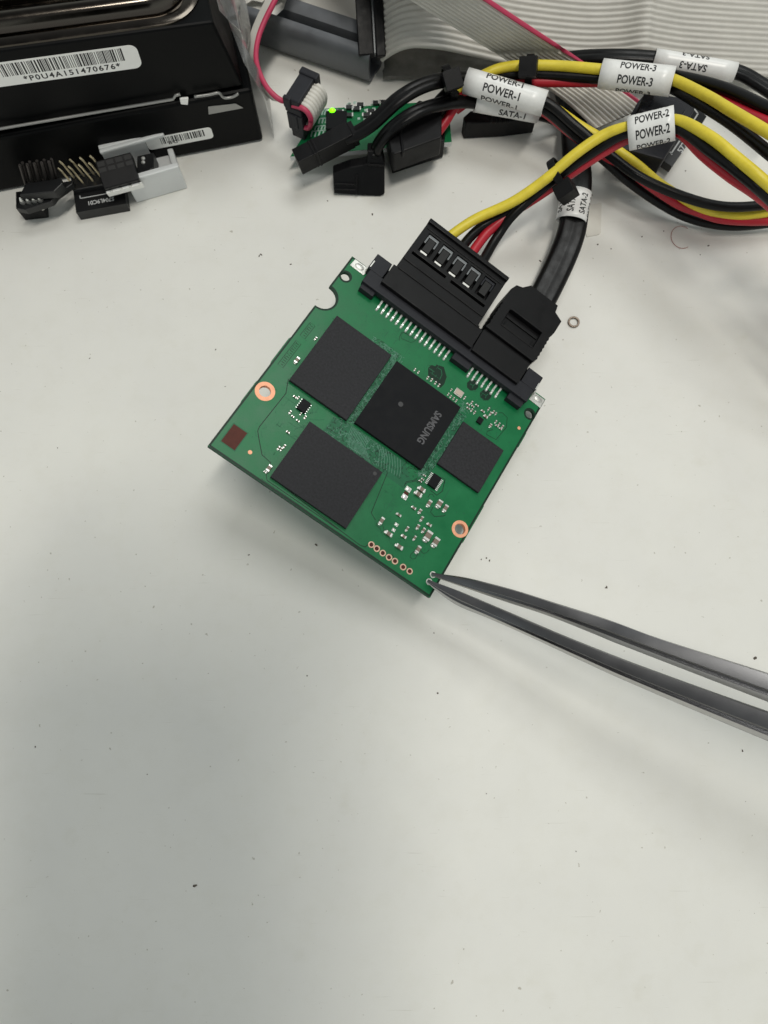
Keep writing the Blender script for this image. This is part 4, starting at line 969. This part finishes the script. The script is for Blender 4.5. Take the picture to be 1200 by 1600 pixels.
ra = thing('pin_adapter', 'black pin adapter with gold pins lying against the milky plastic shell', 'pin adapter', loc=at(165, 330, 0), group='small black pin adapters')
a, b = at(127, 344, 0), at(204, 330, 0); d = (b - a).normalized(); n = V((-d.y, d.x, 0)); RF = Matrix.Identity(4)
for i in range(3): RF[i][0] = d[i]; RF[i][1] = n[i]
RF.translation = a; Lg = (b - a).length
mb = MB(); mb.box(0, Lg, 0, 9.0, .1, 3.0); mb.mi = 1
zs = 3.02
def rr(x0, y0, x1, y1, wd=.22):
    mb.ribbon2d([(x0, y0), (x1, y1)], wd, zs)
rr(1.4, 3.6, Lg - 3.2, 3.6); rr(1.4, 3.6, 1.4, 4.4); rr(Lg - 3.2, 3.6, Lg - 3.2, 4.6)
tv, tf = text2d('5704L9C01', 1.15, 6.2); mb.add_flat(tv, tf, lambda x, y: (Lg * .52 - x, 1.9 - y, zs))
mb.build('printed_board', ['pcb_black', 'silk'], ra, frame=RF, recalc=False)
for k in range(4):
    for r_ in range(2):
        p = RF @ V((1.0 + k * 2.4 + r_ * .5, 6.0 + r_ * 1.8, 3.0)); q = p + V((-1.6, 1.2, 5.2)); mb = MB(); mb.tube([p, (p + q) / 2, q, q + V((-.6, .2, .9))], .25, 6); mb.build('pin', 'gold', ra)
mb = MB(); mb.box(.3, 11, 4.9, 8.6, 3.0, 4.6); mb.build('pin_header', 'pcb_black', ra, frame=RF, bevel=.2)
SF = Matrix.Identity(4); a2 = at(184, 296, 7); b2 = at(221, 286, 7); d2_ = (b2 - a2).normalized(); n2 = V((-d2_.y, d2_.x, .35)).normalized(); u2 = d2_.cross(n2)
for i in range(3): SF[i][0] = d2_[i]; SF[i][1] = n2[i]; SF[i][2] = u2[i]
SF.translation = a2; l2 = (b2 - a2).length
mb = MB(); mb.box(-2.6, l2, 0, 6.3, -1.0, 2.4)
mb.build('socket_block', 'black_abs', ra, frame=SF, bevel=.2)
mb = MB()
for k in range(4): mb.box(-2.3 + k * 2.1, -.7 + k * 2.1, 4.9, 5.9, 2.35, 2.45); mb.box(-2.3 + k * 2.1, -.7 + k * 2.1, 3.6, 4.5, 2.35, 2.45)
mb.build('socket_opening', 'recess', ra, frame=SF)
mb = MB(); mb.box(-2.6, l2 + .2, -.6, -.05, -1.4, .9); mb.mi = 1; 
for k in range(4): mb.blob((-1.4 + k * 2.3, -.4, .9), .4, .3, .5, 8, 3)
mb.build('edge_strip', ['label_paper', 'solder'], ra, frame=SF)
c = at(232, 250, 7); mb = MB(); mb.prism([at(x, y, 6) for x, y in [(214, 268), (224, 272), (240, 262), (240, 238), (214, 244)]], (0, 0, -4)); mb.mi = 1
for x, y in ((224, 248), (224, 254)): p = at(x, y, 6); mb.blob((p.x, p.y, 6), .55, .55, .5, 8, 3)
mb.build('rear_board', ['pcb_black', 'solder'], ra, bevel=.12)

la = thing('pin_adapter', 'black pin adapter with dark upright pins standing before the lower hard drive', 'pin adapter', loc=at(65, 340, 0), group='small black pin adapters')
a, b = at(40, 345, 0), at(77, 341, 0); d = (b - a).normalized(); n = V((-d.y, d.x, 0)); LF = Matrix.Identity(4)
for i in range(3): LF[i][0] = d[i]; LF[i][1] = n[i]
LF.translation = a; Lg = (b - a).length
mb = MB(); mb.box(0, Lg, 0, 4.6, .1, 4.8); mb.build('pin_header', 'black_abs', la, frame=LF, bevel=.2)
mb = MB(); mb.prism([at(x, y, 7.0) for x, y in [(25, 325), (40, 328), (80, 315), (88, 305), (113, 287), (114, 282), (100, 284), (85, 296), (35, 305)]], (0, 0, -1.7))
mb.build('printed_board', 'pcb_black', la, bevel=.12)
mb = MB(); mb.prism([at(x, y, 9.8) for x, y in [(30, 305), (85, 299), (98, 286), (95, 278), (40, 286)]], (0, 0, -2.4)); mb.build('upper_board', 'pcb_black', la, bevel=.2)
for k in range(4):
    p = at(36 + k * 9, 316 - k * 1.3, 7.0); mb = MB(); mb.cyl(p, .75, 1.7, seg=10, r2=.12); mb.build('solder_joint', 'solder', la, smooth=True)
    p = at(40 + k * 9, 330 - k * 1.3, 5.0); mb = MB(); mb.blob((p.x, p.y, p.z), .5, .5, .6, 8, 3); mb.build('solder_joint', 'solder_dull', la, smooth=True)
for k in range(5):
    for r_ in range(2):
        p = at(40 + k * 11 + r_ * 4, 288 - k * 1.6 - r_ * 3, 9.0); q = at(31 + k * 11.3 + r_ * 4, 258 - k * 1.4 - r_ * 4, 15); mb = MB(); mb.tube([p, (p + q) / 2, q], .36, 6); mb.build('pin', 'pin_dark', la)

# ================================================================== tweezers
tw = thing('tweezers', 'pointed steel tweezers touching the lower corner of the circuit board', 'tweezers', loc=at(1000, 1040, 0))
def blade(top, bot, name):
    """tapered arm from its two long edges (pixel, pixel, height): flat back, bevel and a fuller groove"""
    ct, cb_ = curve([at(*q) for q in top], 8), curve([at(*q) for q in bot], 8); n = len(ct); mb = MB(); rows = []
    for i, (p, q) in enumerate(zip(ct, cb_)):
        t = (ct[min(i + 1, n - 1)] - ct[max(i - 1, 0)]).normalized(); ac = q - p; wd = ac.length; ac.normalize()
        nn = ac.cross(t).normalized(); nn = nn if nn.z > 0 else -nn
        k = i / (n - 1); g = max(0, min(1, (k - .36) * 9)); b_ = min(wd * .34, 1.3)
        pts = [(0.0, -.2 * b_), (.02, .42 * b_), (.26, .55 * b_), (.52, .60 * b_), (.61, .02 * b_), (.62, (.0 - .6 * g) * b_), (.76, (-.02 - .6 * g) * b_), (.775, .08 * b_), (.97, -.34 * b_), (1.0, -.5 * b_), (.9, -1.4 * b_), (.5, -1.7 * b_), (.1, -1.3 * b_)]
        rows.append(mb.verts([p + ac * wd * s_ + nn * h for s_, h in pts]))
    m = len(rows[0])
    for Pq, Q in zip(rows, rows[1:]):
        for i in range(m): mb.mi = 1 if i in (3, 7) else 0; mb.face([Pq[i], Q[i], Q[(i + 1) % m], Pq[(i + 1) % m]])  # bevel and edge strips get the painted highlight
    mb.mi = 0; mb.face(rows[0]); mb.face(rows[-1][::-1])
    o = mb.build(name, ['steel', 'steel_highlight'], tw, sharp=16); 
    return o
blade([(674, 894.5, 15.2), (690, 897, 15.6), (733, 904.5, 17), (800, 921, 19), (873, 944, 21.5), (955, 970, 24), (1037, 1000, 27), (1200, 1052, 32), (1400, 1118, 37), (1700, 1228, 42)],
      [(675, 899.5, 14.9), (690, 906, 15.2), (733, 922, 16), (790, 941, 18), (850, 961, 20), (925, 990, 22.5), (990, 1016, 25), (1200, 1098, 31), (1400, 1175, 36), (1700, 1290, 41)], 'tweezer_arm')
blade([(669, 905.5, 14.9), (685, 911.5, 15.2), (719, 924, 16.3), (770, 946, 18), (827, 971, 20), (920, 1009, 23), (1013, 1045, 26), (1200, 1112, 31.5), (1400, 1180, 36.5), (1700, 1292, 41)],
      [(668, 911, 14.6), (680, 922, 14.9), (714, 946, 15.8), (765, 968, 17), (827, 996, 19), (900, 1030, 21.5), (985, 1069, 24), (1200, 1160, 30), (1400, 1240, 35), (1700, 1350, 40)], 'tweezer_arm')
mb = MB(); q = [(1690, 1226), (1690, 1350), (1760, 1372), (1830, 1370), (1840, 1290), (1770, 1250)]
mb.prism([at(x, y, 42) for x, y in q], (0, 0, -2.5)); mb.build('tweezer_joint', 'steel', tw, bevel=.4)

# ================================================================== the phone held over the bench: its shadow dims the lower left
PH = Matrix.Identity(4)
for i in range(3): PH[i][0] = RIGHT[i]; PH[i][1] = -DOWN[i]; PH[i][2] = -FWD[i]
PH.translation = CAM
ph = thing('phone', 'dark phone held flat above the bench, its shadow falling left of the tweezers', 'phone', frame=PH)
def rrect(x0, x1, y0, y1, r, n=6):
    out = []
    for cx, cy, a0 in ((x1 - r, y0 + r, -90), (x1 - r, y1 - r, 0), (x0 + r, y1 - r, 90), (x0 + r, y0 + r, 180)):
        out += [(cx + r * math.cos(math.radians(a0 + k * 90 / n)), cy + r * math.sin(math.radians(a0 + k * 90 / n))) for k in range(n + 1)]
    return out
mb = MB(); mb.prism([(x, y, 13.0) for x, y in rrect(-61, 13, -133, 15, 11)], (0, 0, -8)); mb.build('phone_body', 'case', ph, frame=PH, bevel=1.2)
mb = MB(); mb.prism([(x, y, 13.2) for x, y in rrect(-58.5, 10.5, -130.5, 12.5, 9)], (0, 0, -.3)); mb.build('screen', 'recess', ph, frame=PH)
mb = MB(); mb.ring((0, 0), 5.5, 8, 3.0, 5.2, 32); mb.build('lens_ring', 'contact', ph, frame=PH, bevel=.3)

# ================================================================== small things lying about
c = at(896, 504, 0); mb = MB(); mb.ring((c.x, c.y), .95, 1.4, .05, .5, 32)
tag(mb.build('washer', 'washer', bevel=.1), 'tiny brown metal washer lying beside the data plug', 'washer')
c = at(1065, 371, 0); mb = MB(); mb.tube([V((c.x + 2.6 * math.cos(t), c.y + 3.0 * math.sin(t), .12)) for t in [math.radians(50 + i * 10) for i in range(26)]], .06, 5)
tag(mb.build('fibre', 'hair'), 'thin curled reddish fibre on the bench below the cable loop', 'fibre')
rnd = random.Random(11); mb = MB()
spots = [(305, 1384, .55), (1180, 1028, .6), (948, 917, .35), (494, 851, .4), (389, 867, .25), (947, 918, .3), (678, 989, .3), (684, 1083, .35), (480, 1056, .3), (55, 1167, .25), (408, 398, .35), (405, 400, .3), (454, 413, .3), (668, 248, .45), (512, 314, .3), (1071, 267, .3), (1003, 370, .3), (1107, 384, .35), (1037, 361, .3), (760, 872, .35), (752, 874, .25), (1094, 398, .25), (925, 305, .3), (934, 382, .35), (955, 389, .3), (765, 876, .3), (844, 408, .35), (582, 335, .4), (1160, 1173, .35), (337, 546, .25), (352, 604, .2), (90, 700, .2), (140, 560, .22), (760, 1240, .2), (900, 1330, .22), (230, 1210, .18)]
for _ in range(22):
    spots.append((rnd.uniform(0, 1200), rnd.uniform(300, 1100) if rnd.random() < .8 else rnd.uniform(1100, 1600), rnd.uniform(.05, .13)))
for x, y, r in spots:
    c = at(x, y, 0); k = rnd.uniform(0, 3.14); mm = 6; e = rnd.uniform(1, 2.2)
    pts = []
    for i in range(mm):
        t = 2 * math.pi * i / mm; rr_ = .6 * r * rnd.uniform(.55, 1.1); u, v = rr_ * e * math.cos(t), rr_ * math.sin(t); pts.append((c.x + u * math.cos(k) - v * math.sin(k), c.y + u * math.sin(k) + v * math.cos(k), .02))
    b0 = mb.verts(pts); top = mb.bm.verts.new((c.x, c.y, .02 + r * .7))
    for i in range(mm): mb.face([b0[i], b0[(i + 1) % mm], top])
tag(mb.build('crumbs', 'dirt'), 'tiny dark crumbs scattered over the off white bench top', 'crumbs', kind='stuff')
